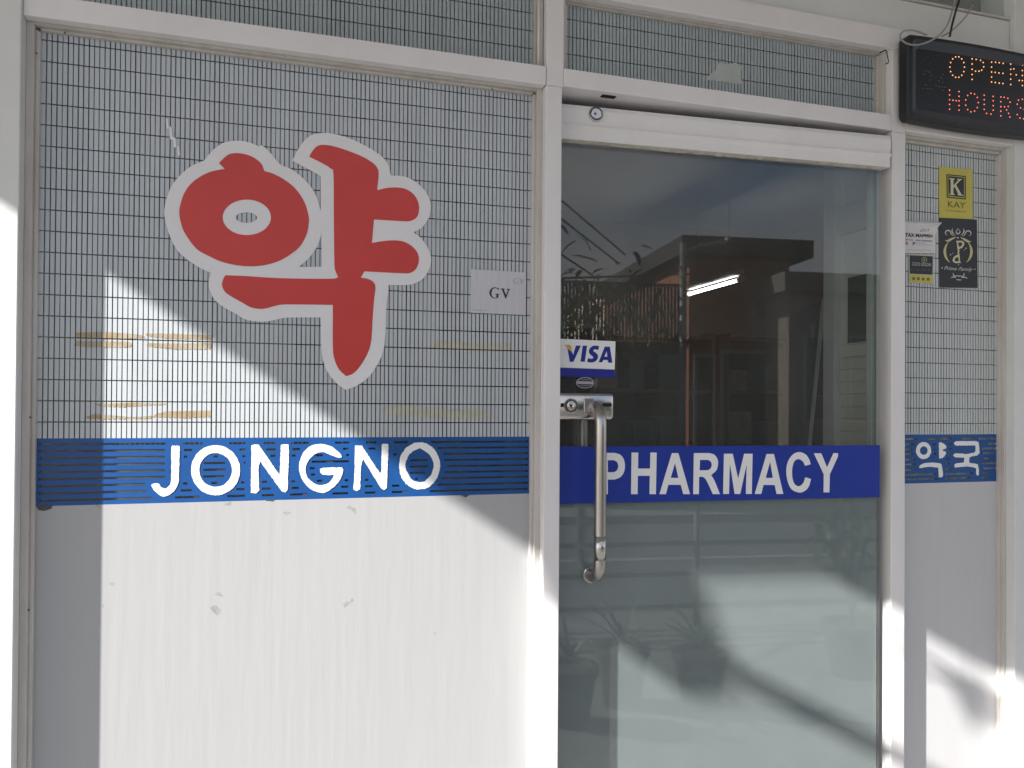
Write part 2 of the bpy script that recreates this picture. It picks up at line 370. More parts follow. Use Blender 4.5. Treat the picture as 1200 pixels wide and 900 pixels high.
def band(name, p, xl, xr, zt, zb_, fr, slots, m, gap, Y=0.0, bent=False):
    V, Fc = [], []; H = zt - zb_
    def q(a, b, c, d):
        k = len(V); V.extend([(a, Y, c), (b, Y, c), (b, Y, d), (a, Y, d)]); Fc.append((k, k + 1, k + 2, k + 3))
    top = zt
    for f_, sl_ in zip(fr, slots):
        zc = zt - f_ * H; a = zc + gap / 2; b = zc - gap / 2
        q(xl, xr, a, top); top = b; x = xl
        for s0, s1 in sl_:
            X0 = at(s0, 545, 0).x; X1 = at(s1, 545, 0).x
            q(x, X0, b, a); x = X1
        if x < xr: q(x, xr, b, a)
    q(xl, xr, zb_, top)
    me = bpy.data.meshes.new(name); me.from_pydata(V, [], Fc); return link(name, me, m, p)
bb = band('blue_band', lw, xl, xr, zt, zb_, fr, slots, BLUE, .0042)
PL = lambda x, y: at(x, y, -.0008)
z5 = lambda p: Z(p, 160, 500, 6.316)
z6 = lambda p: Z(p, 340, 500, 6.316)
def letter(shapes, p, mp_, m=WHITEV, name='letter'): return flat(name, shapes, mp_, m, p)
rg = lambda p, a=.32, st=1.6: rough(p, a, st)
letter([[rg(spline(z5([(258, 150), (288, 143), (318, 145), (318, 200), (314, 340), (310, 410), (290, 460), (250, 500), (205, 518), (160, 500), (125, 465), (110, 435), (130, 420), (165, 422), (180, 445), (210, 458), (240, 440), (253, 410), (258, 300)]), n=3))]], bb, PL)
letter([[rg(z5(ell(585, 322, 182, 186, 48))), rg(z5(ell(585, 320, 121, 125, 40)))]], bb, PL)
letter([[rg(z5([(850, 140), (875, 132), (905, 135), (1060, 360), (1068, 135), (1095, 130), (1125, 132), (1128, 180), (1118, 470), (1100, 488), (1075, 480), (915, 255), (903, 300), (908, 470), (885, 495), (845, 490), (848, 300)]))]], bb, PL)
letter([[rg(spline(z6([(380, 225), (350, 228), (290, 205), (240, 188), (180, 205), (130, 260), (112, 320), (130, 375), (180, 420), (235, 432), (285, 415), (315, 380), (322, 358, 1), (240, 355), (220, 325), (240, 305), (385, 302, 1), (392, 330), (370, 390), (330, 440), (270, 482), (220, 488), (150, 460), (95, 400), (68, 330), (70, 260), (100, 190), (160, 138), (230, 128), (290, 140), (340, 172), (375, 205)]), n=3))]], bb, PL)
letter([[rg(z6([(480, 140), (530, 138), (665, 345), (675, 335), (678, 130), (705, 125), (725, 128), (728, 150), (715, 455), (700, 468), (675, 460), (540, 240), (525, 290), (518, 465), (495, 478), (468, 465), (478, 300)]))]], bb, PL)
letter([[rg(z6(ell(958, 290, 152, 175, 48)), .5), rg(z6(spline([(957, 160, 1), (1020, 195), (1055, 250), (1062, 300), (1040, 360), (1000, 400), (955, 410), (905, 395), (868, 340), (852, 285), (870, 225), (905, 185)], n=4)), .4)]], bb, PL)
# tape residue clinging to the strips
for pts, m_ in (([(88, 390), (120, 389), (150, 391), (168, 393), (170, 396), (140, 397), (88, 396)], TAPE), ([(88, 400), (150, 400.5), (156, 403), (152, 407), (110, 407), (87, 405)], TAPE),
                ([(170, 391), (200, 391), (248, 393), (248, 398), (200, 397), (172, 394)], TAPE), ([(173, 402), (200, 402.5), (248, 402), (246, 409), (210, 409.5), (172, 406)], TAPE),
                ([(109, 474), (150, 472), (196, 473), (190, 474.5), (140, 477), (120, 476)], TAPE), ([(180, 486), (195, 482), (248, 481), (247, 488.5), (215, 490), (184, 489)], TAPE), ([(100, 489), (112, 485), (150, 489), (184, 487), (176, 491), (104, 491)], TAPE),
                ([(496, 408), (512, 399), (520, 399), (560, 403), (597, 402), (598, 411), (560, 412)], TAPEP), ([(447, 481), (455, 476), (480, 475), (530, 481), (556, 478), (575, 486), (586, 489), (560, 491), (500, 490), (455, 486)], TAPEP)):
    # the residue lies only on the film strips, so it is cut by the same slots
    V, Fc = [], []
    n = int(round((.5495 + .404) / PITCH_X)); pw = (.5495 + .404) / n; poly = [at(x, y, -.0004) for x, y in rough(pts, .25, 4)]
    bm = bmesh.new(); vv = [bm.verts.new(v) for v in poly]; bm.faces.new(vv)
    bmesh.ops.triangulate(bm, faces=bm.faces)
    x0_, x1_ = min(v.x for v in poly), max(v.x for v in poly)
    for i in range(n + 1):
        for s_ in (-1, 1):
            X = -.404 + i * pw + s_ * GAPX / 2
            if x0_ < X < x1_: bmesh.ops.bisect_plane(bm, geom=bm.verts[:] + bm.edges[:] + bm.faces[:], plane_co=(X, 0, 0), plane_no=(1, 0, 0))
    for z in ROWS:
        for s_ in (-1, 1): bmesh.ops.bisect_plane(bm, geom=bm.verts[:] + bm.edges[:] + bm.faces[:], plane_co=(0, 0, z + s_ * GAPZ / 2), plane_no=(0, 0, 1))
    def slot(f):
        c = f.calc_center_median(); fx = ((c.x + .404) / pw + .5) % 1 - .5
        return abs(fx * pw) < GAPX / 2 or any(abs(c.z - z) < GAPZ / 2 for z in ROWS)
    bmesh.ops.delete(bm, geom=[f for f in bm.faces if slot(f)], context='FACES')
    for f in bm.faces:
        if f.normal.y > 0: f.normal_flip()
    link('tape_residue', bm_mesh(bm, 'tape_residue'), m_, lw)
for pts in ([(194, 139.5), (196.6, 139.5), (198, 151), (195.6, 150)], [(198.6, 147.5), (200.8, 149), (202, 160), (205.6, 161.5), (206.6, 173), (203.6, 173), (203, 164), (199.2, 163)], [(207.6, 171), (210, 172), (211, 182), (208.4, 182)]):
    flat('white_sliver', [pts], lambda x, y: at(x, y, -.0008), WHITEV, lw)  # white slivers in a broken zigzag

for x, y, Yd in ((46, 35.5, -.0205), (76, 38.2, -.0205), (42.5, 62, -.0205), (543, 101.5, -.0205), (577, 104.3, -.0205), (35.3, 489, -.0205), (33.5, 715, -.0205)):
    c = at(x, y, Yd - .0006); disc_stack('screw', TEAR, lw, c, Vector((0, -1, 0)), [(.0017, -.002), (.0017, 0), (.0010, .0006)], 10)
# ------------------------------------------------------------------ big red character decal on the left window
dec = thing('character_decal', 'large red Korean character with thick pale grey outline on the left window', 'decal', tuple(at(350, 455, -.009)))
WO = [(192.5, 246.7), (195, 233.3), (200, 220), (208.3, 208.3), (220, 197.5), (230, 191.7), (238.3, 188.3), (245, 180.8), (253.3, 172.5), (263.3, 166.7), (273.3, 165), (285, 165.3), (295, 168), (303.3, 171.3, 1), (305.8, 170, 1), (310, 172.5), (318.3, 180.8), (328.3, 192.5), (340, 197.5), (351.7, 205.8), (361.7, 215.8), (370, 228.3), (375.8, 247, 1), (375.6, 206, 1), (342.5, 188.3, 1), (348.3, 176.7), (355, 166.7), (363.3, 159.2), (373.3, 156.2), (386.7, 156.2), (403.3, 160), (420, 166.7), (436.7, 175.8), (448.3, 184.2), (455, 193.3), (458, 205.8, 1), (471.7, 206.3), (485, 211.7), (496.7, 221.7), (503.3, 233.3), (504.7, 245), (501.7, 256.7), (494.2, 266.7), (484.2, 272.5, 1), (491.7, 277.5), (501, 289.5), (505.2, 303.2), (503.1, 314.8), (496.8, 325.4), (487.3, 331.7), (476.7, 333.9), (455.2, 334, 1), (455, 343.4), (453, 356), (452.4, 372.9), (451.4, 394), (449.3, 410.9), (441.9, 427.8), (431.3, 442.6), (417.6, 452.1), (405.3, 457, 1), (394.4, 449), (384.8, 437.3), (379.6, 425.7), (376.8, 410.9), (376.2, 389.8), (375.9, 372, 1), (354.6, 372), (334.8, 372.4), (320.7, 375.2), (309.3, 377), (298, 376.3), (286.7, 373.8), (275.3, 367.1), (261.2, 359.3), (251.2, 350.8), (245.6, 339.5), (244.6, 329.6), (247.3, 319.7, 1), (238.5, 316), (230, 311.2), (216, 301.5), (205, 289.2), (196.7, 270), (193, 255)]
WH = [(376.7, 272.5, 1), (377, 312.6, 1), (350.4, 312.6, 1), (361.7, 302.7), (370.2, 291.3), (374.5, 281.4)]
RO = [(256.7, 191.3, 1), (261.7, 185.8), (267, 181.5), (273.3, 179.7), (281.7, 179.7), (291.7, 182), (300, 186.3), (306.7, 192.5), (309.7, 200.3, 1), (321.7, 204.2), (335, 211.7), (346.7, 221.7), (356.7, 236.7), (361.7, 253.3), (361.7, 263.3), (359.2, 275), (351.8, 288.5), (341.9, 297), (329.2, 304.8), (315, 309.7), (300.8, 311.9), (286.7, 311.9), (272.5, 310), (258.3, 306.2), (244.2, 299.8), (230, 291.3), (216.7, 273.3), (211.7, 260), (210, 248.3), (211.7, 238.3), (215.8, 226.7), (223.3, 215.8), (235, 206.7), (248.3, 200.8), (263.3, 197.8, 1)]
RK = [(362.5, 183.7, 1), (365.8, 177.5), (371.7, 171.3), (380, 169.7), (393.3, 172), (410, 177.5), (425, 183.7), (436.7, 190.8), (442.5, 197.5), (443.7, 205), (442, 222.8, 1), (453.3, 220.3), (465, 219.7), (476.7, 222), (486.7, 230), (491, 241.7), (489.2, 253.3), (481.7, 258.7), (471.7, 259.2), (438.3, 257.2, 1), (435.8, 284.7, 1), (449.3, 282.5), (464, 281.7), (476.7, 284.6), (487.3, 293.1), (490.9, 303.2), (488.3, 313.8), (480.9, 319.7), (468.3, 320.1), (427.1, 318, 1), (422.9, 325.4, 1), (431.3, 326.9), (437.6, 330.7), (440, 337), (438.3, 351.8), (436.6, 375), (435.1, 398.3), (431.3, 413.1), (422.9, 427.8), (414.4, 437.3), (405.8, 440.9, 1), (397.5, 433.1), (392.2, 421.5), (390.1, 406.7), (390.1, 357.3, 1), (357.5, 356.9), (332, 356.9), (322, 358.6), (312.2, 361.3), (303.7, 361.9), (293.7, 360), (283.8, 354.6), (272.5, 348.3), (264, 342.3), (260.2, 334.5), (261.4, 327.5), (264, 322.5, 1), (289.5, 323.6), (329.2, 326), (385.8, 326.7), (396.4, 325, 1), (392.9, 316.8), (391.8, 305.5), (391.2, 256.7), (390.8, 205), (387.5, 197.5), (376.7, 190.8)]
flat('pale_border', [[spline(WO), spline(WH), ell(288.7, 255, 12.5, 6.2, 24)]], lambda x, y: at(x, y, -.0010), GREYV, dec)
flat('red_character', [[spline(RO), ell(289.2, 254.7, 28.3, 20.8, 40)]], lambda x, y: at(x, y, -.0015), REDV, dec)
flat('red_character', [[spline(RK)]], lambda x, y: at(x, y, -.0015), REDV, dec)

# ------------------------------------------------------------------ left transom window
tw = thing('transom_window', 'gridded transom window above the wide left window', 'window', (.07, 0, 2.241))
beads(tw, -.424, .568, 2.2412, 2.4078, .020, .017, .006)
pane('pane', G_WIN, tw, -.410, .555, 2.2412, 2.404)
grid_film('grid_film', tw, -.404, .551, 2.2412, 2.4018, ROWS)
tube('jamb_conduit', [(.5555, -.026, 2.2412), (.5555, -.026, 2.4075)], .0022, PAINT, tw, 8)

# ------------------------------------------------------------------ door frame with its two posts
df = thing('door_frame', 'white aluminium frame with two posts around the glass door', 'door frame', (1.05, 0, 0))
box('post', PAINT, df, .568, .605, F, .012, 0, 2.2, .002)
box('post', PAINT, df, .5695, .609, F + .001, .012, 2.2003, 2.4078, .002)
box('post', PAINT, df, 1.484, 1.5258, F, .012, 0, 2.2, .002)
box('post', PAINT, df, 1.4848, 1.5258, F + .001, .012, 2.2003, 2.4078, .002)
hr = box('head_rail', PAINT, df, .6092, 1.4838, F, .06, 2.203, 2.242, .002)
q = [at(x, y, -.02) for x, y in ((705, 111), (721, 113), (718, 118), (702, 116))]
box('latch_slot', BLACK, hr, q[0].x, q[1].x, -.026, -.012, 2.2015, 2.206, 0)

tw2 = thing('door_transom_window', 'gridded transom window above the glass door', 'window', (1.05, 0, 2.242))
beads(tw2, .6092, 1.4846, 2.2422, 2.4078, .018, .018, .006)
pane('pane', G_WIN, tw2, .62, 1.475, 2.2422, 2.404)
grid_film('grid_film', tw2, .6275, 1.4664, 2.2422, 2.4018, ROWS)
flat('torn_patch', [[(825, 93), (838, 83), (843, 72), (852, 76), (862, 73), (870, 78), (868, 84), (869, 99)]], lambda x, y: at(x, y, -.0004), mat('faded_film_patch', (.66, .67, .67), .6, 0, var=.1, scale=30), tw2)

# ------------------------------------------------------------------ right narrow window
rw = thing('narrow_window', 'narrow right window with gridded film and small blue Korean lettering band', 'window', (1.7, 0, 0))
box('head_rail', PAINT, rw, 1.5262, 1.8778, F, .04, 2.206, 2.242, .002)
beads(rw, 1.5262, 1.8778, .02, 2.206, .012, .010, .014)
pane('pane', G_WIN, rw, 1.534, 1.872, .02, 2.196, .0012, .0072)
grid_film('grid_film', rw, 1.539, 1.8675, 1.4425, 2.191, ROWS, 0.0, FILM2)
rf = box('lower_film', FILMW2, rw, 1.539, 1.8675, 0, .0006, .02, 1.3165, 0)
zr = lambda a, b: (1055 + a / 10, 1055 + b / 10)
rsl = [[zr(60, 185), zr(320, 430), zr(460, 600), zr(725, 870), zr(915, 1120)], [zr(60, 155), zr(385, 410), zr(570, 600), zr(1030, 1130)], [zr(60, 140), zr(400, 412), zr(580, 600), zr(955, 1130)], [zr(60, 145), zr(400, 415), zr(970, 1110)],
       [zr(60, 175), zr(540, 570), zr(975, 1050)], [zr(60, 170), zr(530, 570), zr(960, 1120)], [zr(60, 170), zr(530, 590), zr(970, 1130)], [zr(60, 415), zr(530, 850), zr(960, 1030)], [zr(60, 420), zr(525, 815), zr(955, 1040)]]
rb = band('blue_band', rw, 1.539, 1.8675, 1.4425, 1.3165, [.09, .2, .3, .4, .51, .61, .72, .82, .915], rsl, BLUE, .0046)
# pale backing seen through the slots of this band
box('band_backing', mat('pale_backing', (.80, .83, .82), .6, 0, col2=(.30, .31, .31), scale=60, stretch=(1, 1, 2)), rw, 1.541, 1.8655, .0085, .0105, 1.31, 1.448, 0)
zk = lambda p: Z(p, 1055, 500, 10)
letter([[rg(zk(ell(273, 280, 90, 100, 28)), .15), zk(ell(275, 280, 45, 50, 20))], [rg(zk([(452, 185), (475, 182), (520, 205), (542, 230), (535, 258), (505, 265), (500, 285), (530, 290), (538, 315), (520, 340), (500, 365), (455, 375)]), .15)],
        [rg(zk(spline([(220, 470), (240, 445), (300, 425), (400, 422), (470, 432), (488, 460), (500, 560), (490, 590), (455, 592), (450, 560), (445, 490), (430, 480), (330, 470), (240, 485)], n=3)), .12)]], rb, PL, name='syllable')
letter([[rg(zk([(628, 190), (650, 170), (880, 168), (915, 180), (925, 240), (930, 310), (900, 340), (830, 350), (808, 365), (810, 425), (860, 430), (910, 440), (920, 500), (922, 560), (905, 575), (888, 555), (888, 490), (860, 475), (780, 465), (680, 475), (640, 482), (630, 450), (650, 430), (745, 420), (750, 365), (640, 358), (618, 335), (640, 312), (720, 315), (780, 322), (860, 305), (880, 290), (882, 220), (650, 222), (632, 210)]), .15)]], rb, PL, name='syllable')

# upper window above the sign
uw = thing('upper_window', 'dark upper window pane at the top right above the fascia', 'window', (1.43, 0, 2.5435))
pane('pane', G_WIN, uw, .985, 1.8775, 2.5435, 3.15, -.012, -.006)
box('sill', PAINT2, uw, .985, 1.8775, -.034, .0, 2.5436, 2.549, .001)

# ================================================================== GLASS DOOR
gd = thing('glass_door', 'frameless greenish glass door with blue lettered band, frosted lower half and steel handle', 'door', tuple(dloc(.42, 0, 0)))
DM = lambda v: dloc(v.x, v.z, v.y)
def dbox(name, m, p, u0, u1, z0, z1, w0, w1, bev=.001, label=None): return box(name, m, p, u0, u1, w0, w1, z0, z1, bev, fn=DM, label=label)
def fixn(o):
    bm = bmesh.new(); bm.from_mesh(o.data); bmesh.ops.recalc_face_normals(bm, faces=bm.faces); bm.to_mesh(o.data); bm.free(); return o
UL, UR = -.018, .825
fixn(dbox('pane', G_DOOR, gd, UL, UR, .03, 2.16, -.010, 0, 0))
zT = (dp(662, 120, .022).z + dp(1035, 157, .022).z) / 2; zM = (dp(662, 145, .022).z + dp(1035, 181, .022).z) / 2; zB = (dp(662, 162, .022).z + dp(1035, 194, .022).z) / 2
# top rail: a moulded section swept along the door
prof = [(-.016, zB), (.016, zB), (.018, zB + .003), (.018, zM - .008), (.023, zM - .003), (.024, zM + .001), (.019, zM + .004), (.021, zM + .016), (.022, zT - .012), (.018, zT - .002), (.012, zT), (-.016, zT)]
bm = bmesh.new(); e0 = [bm.verts.new(dloc(UL + .004, z, wv)) for wv, z in prof]; e1 = [bm.verts.new(dloc(UR + .012, z, wv)) for wv, z in prof]
for i in range(len(prof)): bm.faces.new((e0[i], e0[(i + 1) % len(prof)], e1[(i + 1) % len(prof)], e1[i]))
bm.faces.new(e0[::-1]); bm.faces.new(e1); bmesh.ops.recalc_face_normals(bm, faces=bm.faces)
rail = link('top_rail', bm_mesh(bm, 'top_rail'), PAINT, gd)
# ragged sealant under the rail
bm = bmesh.new(); tv, bv = [], []
for i in range(90):
    u = UL + .01 + (UR - UL - .01) * i / 89; tv.append(bm.verts.new(dloc(u, zB + .0004, .0165))); bv.append(bm.verts.new(dloc(u, zB - .003 - abs(random.gauss(0, .0014)) * (1.6 if .2 < i / 90 < .6 else .7), .006)))
for i in range(89): bm.faces.new((tv[i], bv[i], bv[i + 1], tv[i + 1]))
link('sealant', bm_mesh(bm, 'sealant'), mat('cracked_sealant', (.62, .59, .52), .8, 0, var=.3, scale=60), rail)
c = dp(698, 134, .022)
lk = disc_stack('lock', CHROME, rail, c, DN, [(.0165, -.004), (.0165, .003), (.015, .0045), (.0138, .0025), (.0122, .0025), (.0115, .005), (.0015, .006)])
disc_stack('lock_ring', TEAR, rail, c, DN, [(.0150, .003), (.0150, .0048), (.0128, .0048)])
disc_stack('lock_face', CHROME, rail, c, DN, [(.0122, .004), (.0122, .0056), (.0110, .0062), (.0040, .0062)])
disc_stack('keyhole', TEAR, rail, c + Vector((-.003, 0, -.001)), DN, [(.0028, .006), (.0028, .0068)], 12)
# lock patch plate
def dpu(x, y, off=0): v = dp(x, y, off) - DP0; return v.dot(DT), v.z
u0, z0 = dpu(652, 492, .025); u1, z1 = dpu(720, 461, .025)
bm = bmesh.new(); add_box(bm, u0, u1, -.012, .026, z0, z1, .008, DM); bmesh.ops.recalc_face_normals(bm, faces=bm.faces)
plate = link('lock_plate', bm_mesh(bm, 'lock_plate', True), CHROME, gd)
c = dp(669, 475.5, .026)
disc_stack('lock_cylinder', CHROME, plate, c, DN, [(.0165, -.004), (.0165, .002), (.0152, .0032), (.0136, .0010), (.0118, .0010), (.0100, .0035), (.0060, .0045), (.0022, .0025)])
disc_stack('keyhole', BLACK, plate, c, DN, [(.0026, .0026), (.0026, .0032)], 12)
u0, z0 = dpu(684, 484, .027); u1, z1 = dpu(697, 467, .027)
dbox('handle_clamp', STEEL, plate, u0, u1, z0, z1, .02, .0285, .002)
a_ = dpu(706, 476.5, .0265); b_ = dpu(717, 472.5, .0265); dbox('slot', BLACK, plate, a_[0], b_[0], a_[1], b_[1], .02, .0267, 0)
a_ = dpu(657, 477, .0265); b_ = dpu(661, 472.5, .0265); dbox('slot', BLACK, plate, a_[0], b_[0], a_[1], b_[1], .02, .0265, 0)
# handle: bent tube outside, its twin inside the glass
HO = .063
uh, zt_ = dpu(704, 476, HO); _, zb2 = dpu(704, 680, HO)
def hpath(s, zt_, zb2, uh, back):
    pts = []
    ro = .044
    pts.append(dloc(uh, zt_, s * back))
    for i in range(7):
        a = math.pi / 2 * i / 6; pts.append(dloc(uh, zt_ - ro + ro * math.cos(a), s * (HO - ro + ro * math.sin(a))))
    for i in range(1, 6): pts.append(dloc(uh, zt_ - ro - (zt_ - zb2 - 2 * ro) * i / 6, s * HO))
    for i in range(7):
        a = math.pi / 2 * i / 6; pts.append(dloc(uh, zb2 + ro - ro * math.sin(a), s * (HO - ro + ro * math.cos(a))))
    pts.append(dloc(uh, zb2, s * .002 if s > 0 else s * .012))
    return pts
hd = tube('handle', hpath(1, zt_, zb2, uh, .024), .0134, STEEL, gd, 20)
hi = tube('inner_handle', hpath(-1, zt_, zb2, uh, .012), .0134, STEEL, gd, 20)
disc_stack('handle_rosette', CHROME, hd, dloc(uh, zb2, .0005), DN, [(.0185, 0), (.0185, .004), (.016, .006)])
_, zj = dpu(704, 628, HO)
tube('handle_sleeve', [dloc(uh, zj, HO), dloc(uh, zb2 + .0445, HO)], .0137, CHROME, hd, 20)
# blue band, frosted film on the inner face
DB = .0006
zt1 = dp(656, 523).z; zt2 = dp(1030, 522).z; zb1 = dp(656, 590).z; zb2_ = dp(1030, 583).z
ZTB, ZBB = (zt1 + zt2) / 2, (zb1 + zb2_) / 2
def dquad(name, m, p, u0, u1, z0, z1, wv):
    me = bpy.data.meshes.new(name); me.from_pydata([tuple(dloc(u0, z0, wv)), tuple(dloc(u1, z0, wv)), tuple(dloc(u1, z1, wv)), tuple(dloc(u0, z1, wv))], [], [(0, 1, 2, 3)]); return link(name, me, m, p)
dbd = dquad('blue_band', BLUED, gd, UL, UR - .001, ZBB, ZTB, DB)
dquad('frosted_film', FROST, gd, UL, UR - .001, .03, ZBB + .0005, -.0106)
z7 = lambda p: Z(p, 700, 510, 7.5)
z8 = lambda p: Z(p, 840, 510, 6)
DL = lambda x, y: dp(x, y, .0014)
for sh in ([z7(spline([(35, 155, 1), (150, 155, 1), (200, 170), (232, 210), (243, 270), (232, 330), (200, 370), (150, 390, 1), (92, 390, 1), (92, 518, 1), (35, 518, 1)], n=3)), z7(spline([(92, 220, 1), (145, 220, 1), (172, 235), (184, 270), (172, 308), (145, 325, 1), (92, 325, 1)], n=3))],
           [z7([(300, 152), (360, 152), (358, 293), (463, 293), (466, 152), (522, 152), (515, 518), (458, 518), (461, 357), (356, 357), (354, 518), (296, 518)])],
           [z7([(655, 157), (712, 157), (815, 518), (755, 518), (733, 436), (624, 436), (603, 518), (545, 518)]), z7([(683, 245), (712, 375), (645, 375)])],
           [z7(spline([(848, 157, 1), (985, 157, 1), (1030, 172), (1058, 215), (1060, 260), (1045, 310), (1000, 350, 1), (1030, 400), (1078, 518, 1), (1015, 518, 1), (960, 400), (930, 368), (895, 366, 1), (893, 518, 1), (842, 518, 1)], n=3)), z7(spline([(902, 217, 1), (975, 217, 1), (998, 235), (1005, 262), (995, 292), (970, 308, 1), (899, 308, 1)], n=3))],
           [z8([(50, 130), (112, 130), (150, 305), (192, 130), (252, 130), (246, 413), (204, 413), (210, 205), (165, 413), (125, 413), (92, 200), (86, 413), (44, 413)])],
           [z8([(350, 132), (402, 132), (468, 413), (420, 413), (407, 350), (328, 350), (313, 413), (266, 413)]), z8([(375, 188), (394, 300), (344, 300)])],
           [z8(spline([(660, 205, 1), (620, 215, 1), (605, 185), (575, 168), (545, 185), (530, 240), (532, 300), (548, 345), (580, 358), (608, 335), (622, 295, 1), (663, 308, 1), (645, 365), (610, 397), (575, 403), (525, 380), (497, 320), (488, 250), (500, 185), (535, 135), (580, 118), (625, 135), (650, 170)], n=3))],
           [z8([(682, 127), (735, 127), (775, 225), (820, 125), (853, 127), (852, 150), (795, 275), (792, 402), (750, 402), (752, 275)])]):
    letter([sh], dbd, DL)
# door stop strip on the hinge side, seen through the glass
box('door_stop', mat('pale_green_stop', (.46, .52, .49), .5, 0, var=.1, scale=8), df, 1.487, 1.535, .03, .05, 0, 2.2, .001)

# ------------------------------------------------------------------ stickers on the door
zv = lambda p: Z(p, 640, 380, 7.5)
D1, D2, D3 = (lambda x, y: dp(x, y, .0006)), (lambda x, y: dp(x, y, .0012)), (lambda x, y: dp(x, y, .0018))
vs_ = thing('card_sticker', 'white and navy VISA sticker on the door glass above the lock', 'sticker', tuple(dp(688, 443)))
flat('card', [zv([(120, 127), (610, 150), (600, 472), (118, 457)])], D1, WHITEV, vs_)
flat('navy_strip', [zv([(119, 380), (602, 398), (600, 472), (118, 457)])], D2, VBLUE, vs_)
flat('letter', [[zv([(188, 215), (225, 240), (238, 268), (262, 188), (305, 188), (240, 330), (208, 330)])[0:7]]][0:1], D2, VBLUE, vs_)
flat('letter', [[zv([(322, 188), (360, 188), (340, 330), (302, 328)])[0:4]]], D2, VBLUE, vs_)
flat('letter', [[spline(zv([(467, 192, 1), (457, 226, 1), (430, 220), (415, 228), (420, 240), (445, 257), (456, 282), (448, 310), (425, 330), (395, 336), (360, 331, 1), (368, 298, 1), (395, 303), (412, 299), (412, 286), (396, 272), (378, 252), (378, 225), (395, 201), (425, 187)]), n=3)]], D2, VBLUE, vs_)
flat('letter', [[zv([(515, 197), (560, 197), (582, 338), (545, 337), (542, 315), (503, 313), (492, 335), (462, 333)]), zv([(532, 235), (538, 285), (512, 285)])]], D2, VBLUE, vs_)
flat('orange_flick', [[spline(zv([(158, 182, 1), (205, 182), (222, 200), (226, 240, 1), (205, 222), (188, 215), (178, 193)]), n=3)]], D3, ORANGE, vs_)
ov = thing('oval_sticker', 'small grey oval sticker on the door glass right above the lock plate', 'sticker', tuple(dp(685, 455)))
flat('rim', [[zv(ell(342, 514, 79, 49, 32)), zv(ell(342, 514, 72, 43, 32))]], D1, GREYP, ov)
flat('bar', [[zv([(272, 500), (412, 504), (412, 528), (272, 524)])]], D2, GREYP, ov)
flat('field', [[zv(ell(342, 514, 71, 42, 32))]], lambda x, y: dp(x, y, .0004), mat('oval_field', (.03, .03, .03), .6), ov)
for i in range(7):
    a = 285 + i * 18; flat('dash', [[zv([(a, 482 + abs(i - 3) * 2), (a + 9, 482 + abs(i - 3) * 2), (a + 7, 492), (a + 1, 492)])], [zv([(a, 536), (a + 9, 536), (a + 7, 545 - abs(i - 3) * 2), (a + 1, 545 - abs(i - 3) * 2)])]], D2, GREYP, ov)

# ------------------------------------------------------------------ GV plaque
zg = lambda p: Z(p, 540, 300, 11.24)
W1, W2, W3 = (lambda x, y: at(x, y, -.0012)), (lambda x, y: at(x, y, -.0018)), (lambda x, y: at(x, y, -.0024))
gv = thing('name_plaque', 'small silver plaque reading GV near the right edge of the left window', 'plaque', tuple(at(585, 367, -.009)))
a_ = at(552.5, 366, -.0092); b_ = at(617.8, 318.5, -.0092)
box('plate', SILV, gv, a_.x, b_.x, -.0014, -.0006, a_.z, b_.z, .0002)
GG = [(498, 420, 1), (498, 455, 1), (488, 440), (465, 425), (440, 425), (415, 445), (405, 485), (410, 520), (430, 545), (455, 550), (468, 545), (468, 510, 1), (455, 505, 1), (455, 498, 1), (505, 498, 1), (505, 505, 1), (496, 510, 1), (496, 545, 1), (470, 556), (435, 558), (395, 535), (376, 490), (385, 450), (415, 420), (450, 412), (480, 420)]
VV = [(525, 427), (580, 430), (580, 438), (566, 441), (596, 515), (622, 445), (605, 440), (605, 432), (650, 435), (650, 442), (637, 447), (596, 560), (586, 560), (540, 438), (525, 434)]
flat('print', [[spline(zg(GG), n=2)], [zg(VV)]], W2, INK, gv)
sc = lambda pts: [(690 + (p[0] - 376) * .53, 290 + (p[1] - 412) * .56) for p in pts]
flat('faint_mark', [[zg(sc([p[:2] for p in GG]))], [zg(sc(VV))]], W2, GREYP, gv)  # smaller grey copy of the lettering
flat('faint_mark', [[zg([(165, 706), (325, 712), (325, 718), (165, 714)])]], W2, GREYP, gv)

# ------------------------------------------------------------------ stickers on the narrow right window
zy = lambda p: Z(p, 1055, 190, 12)
ky = thing('yellow_sticker', 'yellow KAY sticker on the narrow right window', 'sticker', tuple(at(1120, 256, -.009)))
flat('card', [[zy(p) for p in [[(545, 62), (1018, 108), (1015, 800), (545, 780)]]][0]], W1, YELLOW, ky)
flat('black_square', [[zy([(650, 168), (922, 195), (922, 524), (655, 501)]), zy([(664, 184), (908, 208), (908, 508), (668, 487)])], [zy([(676, 196), (896, 218), (896, 494), (680, 474)])]], W2, CARDB, ky)
flat('emblem_letter', [[zy([(685, 224), (765, 230), (765, 244), (748, 246), (748, 328), (815, 252), (800, 246), (800, 234), (866, 238), (866, 250), (848, 254), (785, 318), (862, 455), (886, 462), (886, 474), (806, 466), (806, 455), (815, 452), (766, 348), (748, 366), (748, 446), (768, 452), (768, 464), (686, 458), (686, 446), (708, 442), (708, 242), (685, 236)])]], W3, CREAMP, ky)
def strokes(name, segs, wd, mp_, m, p):
    sh = [[ribbon(s, wd)] for s in segs]
    for k, s_ in enumerate(sh):
        flat(name, [s_], (lambda k: (lambda x, y: mp_(x, y) + Vector((0, -.0001 * k, 0))))(k), m, p)
KAYINK = mat('olive_ink', (.16, .14, .03), .6)
textflat('print', 'KAY', zy([(672, 545), (918, 568), (918, 650), (672, 632)]), W2, KAYINK, ky)
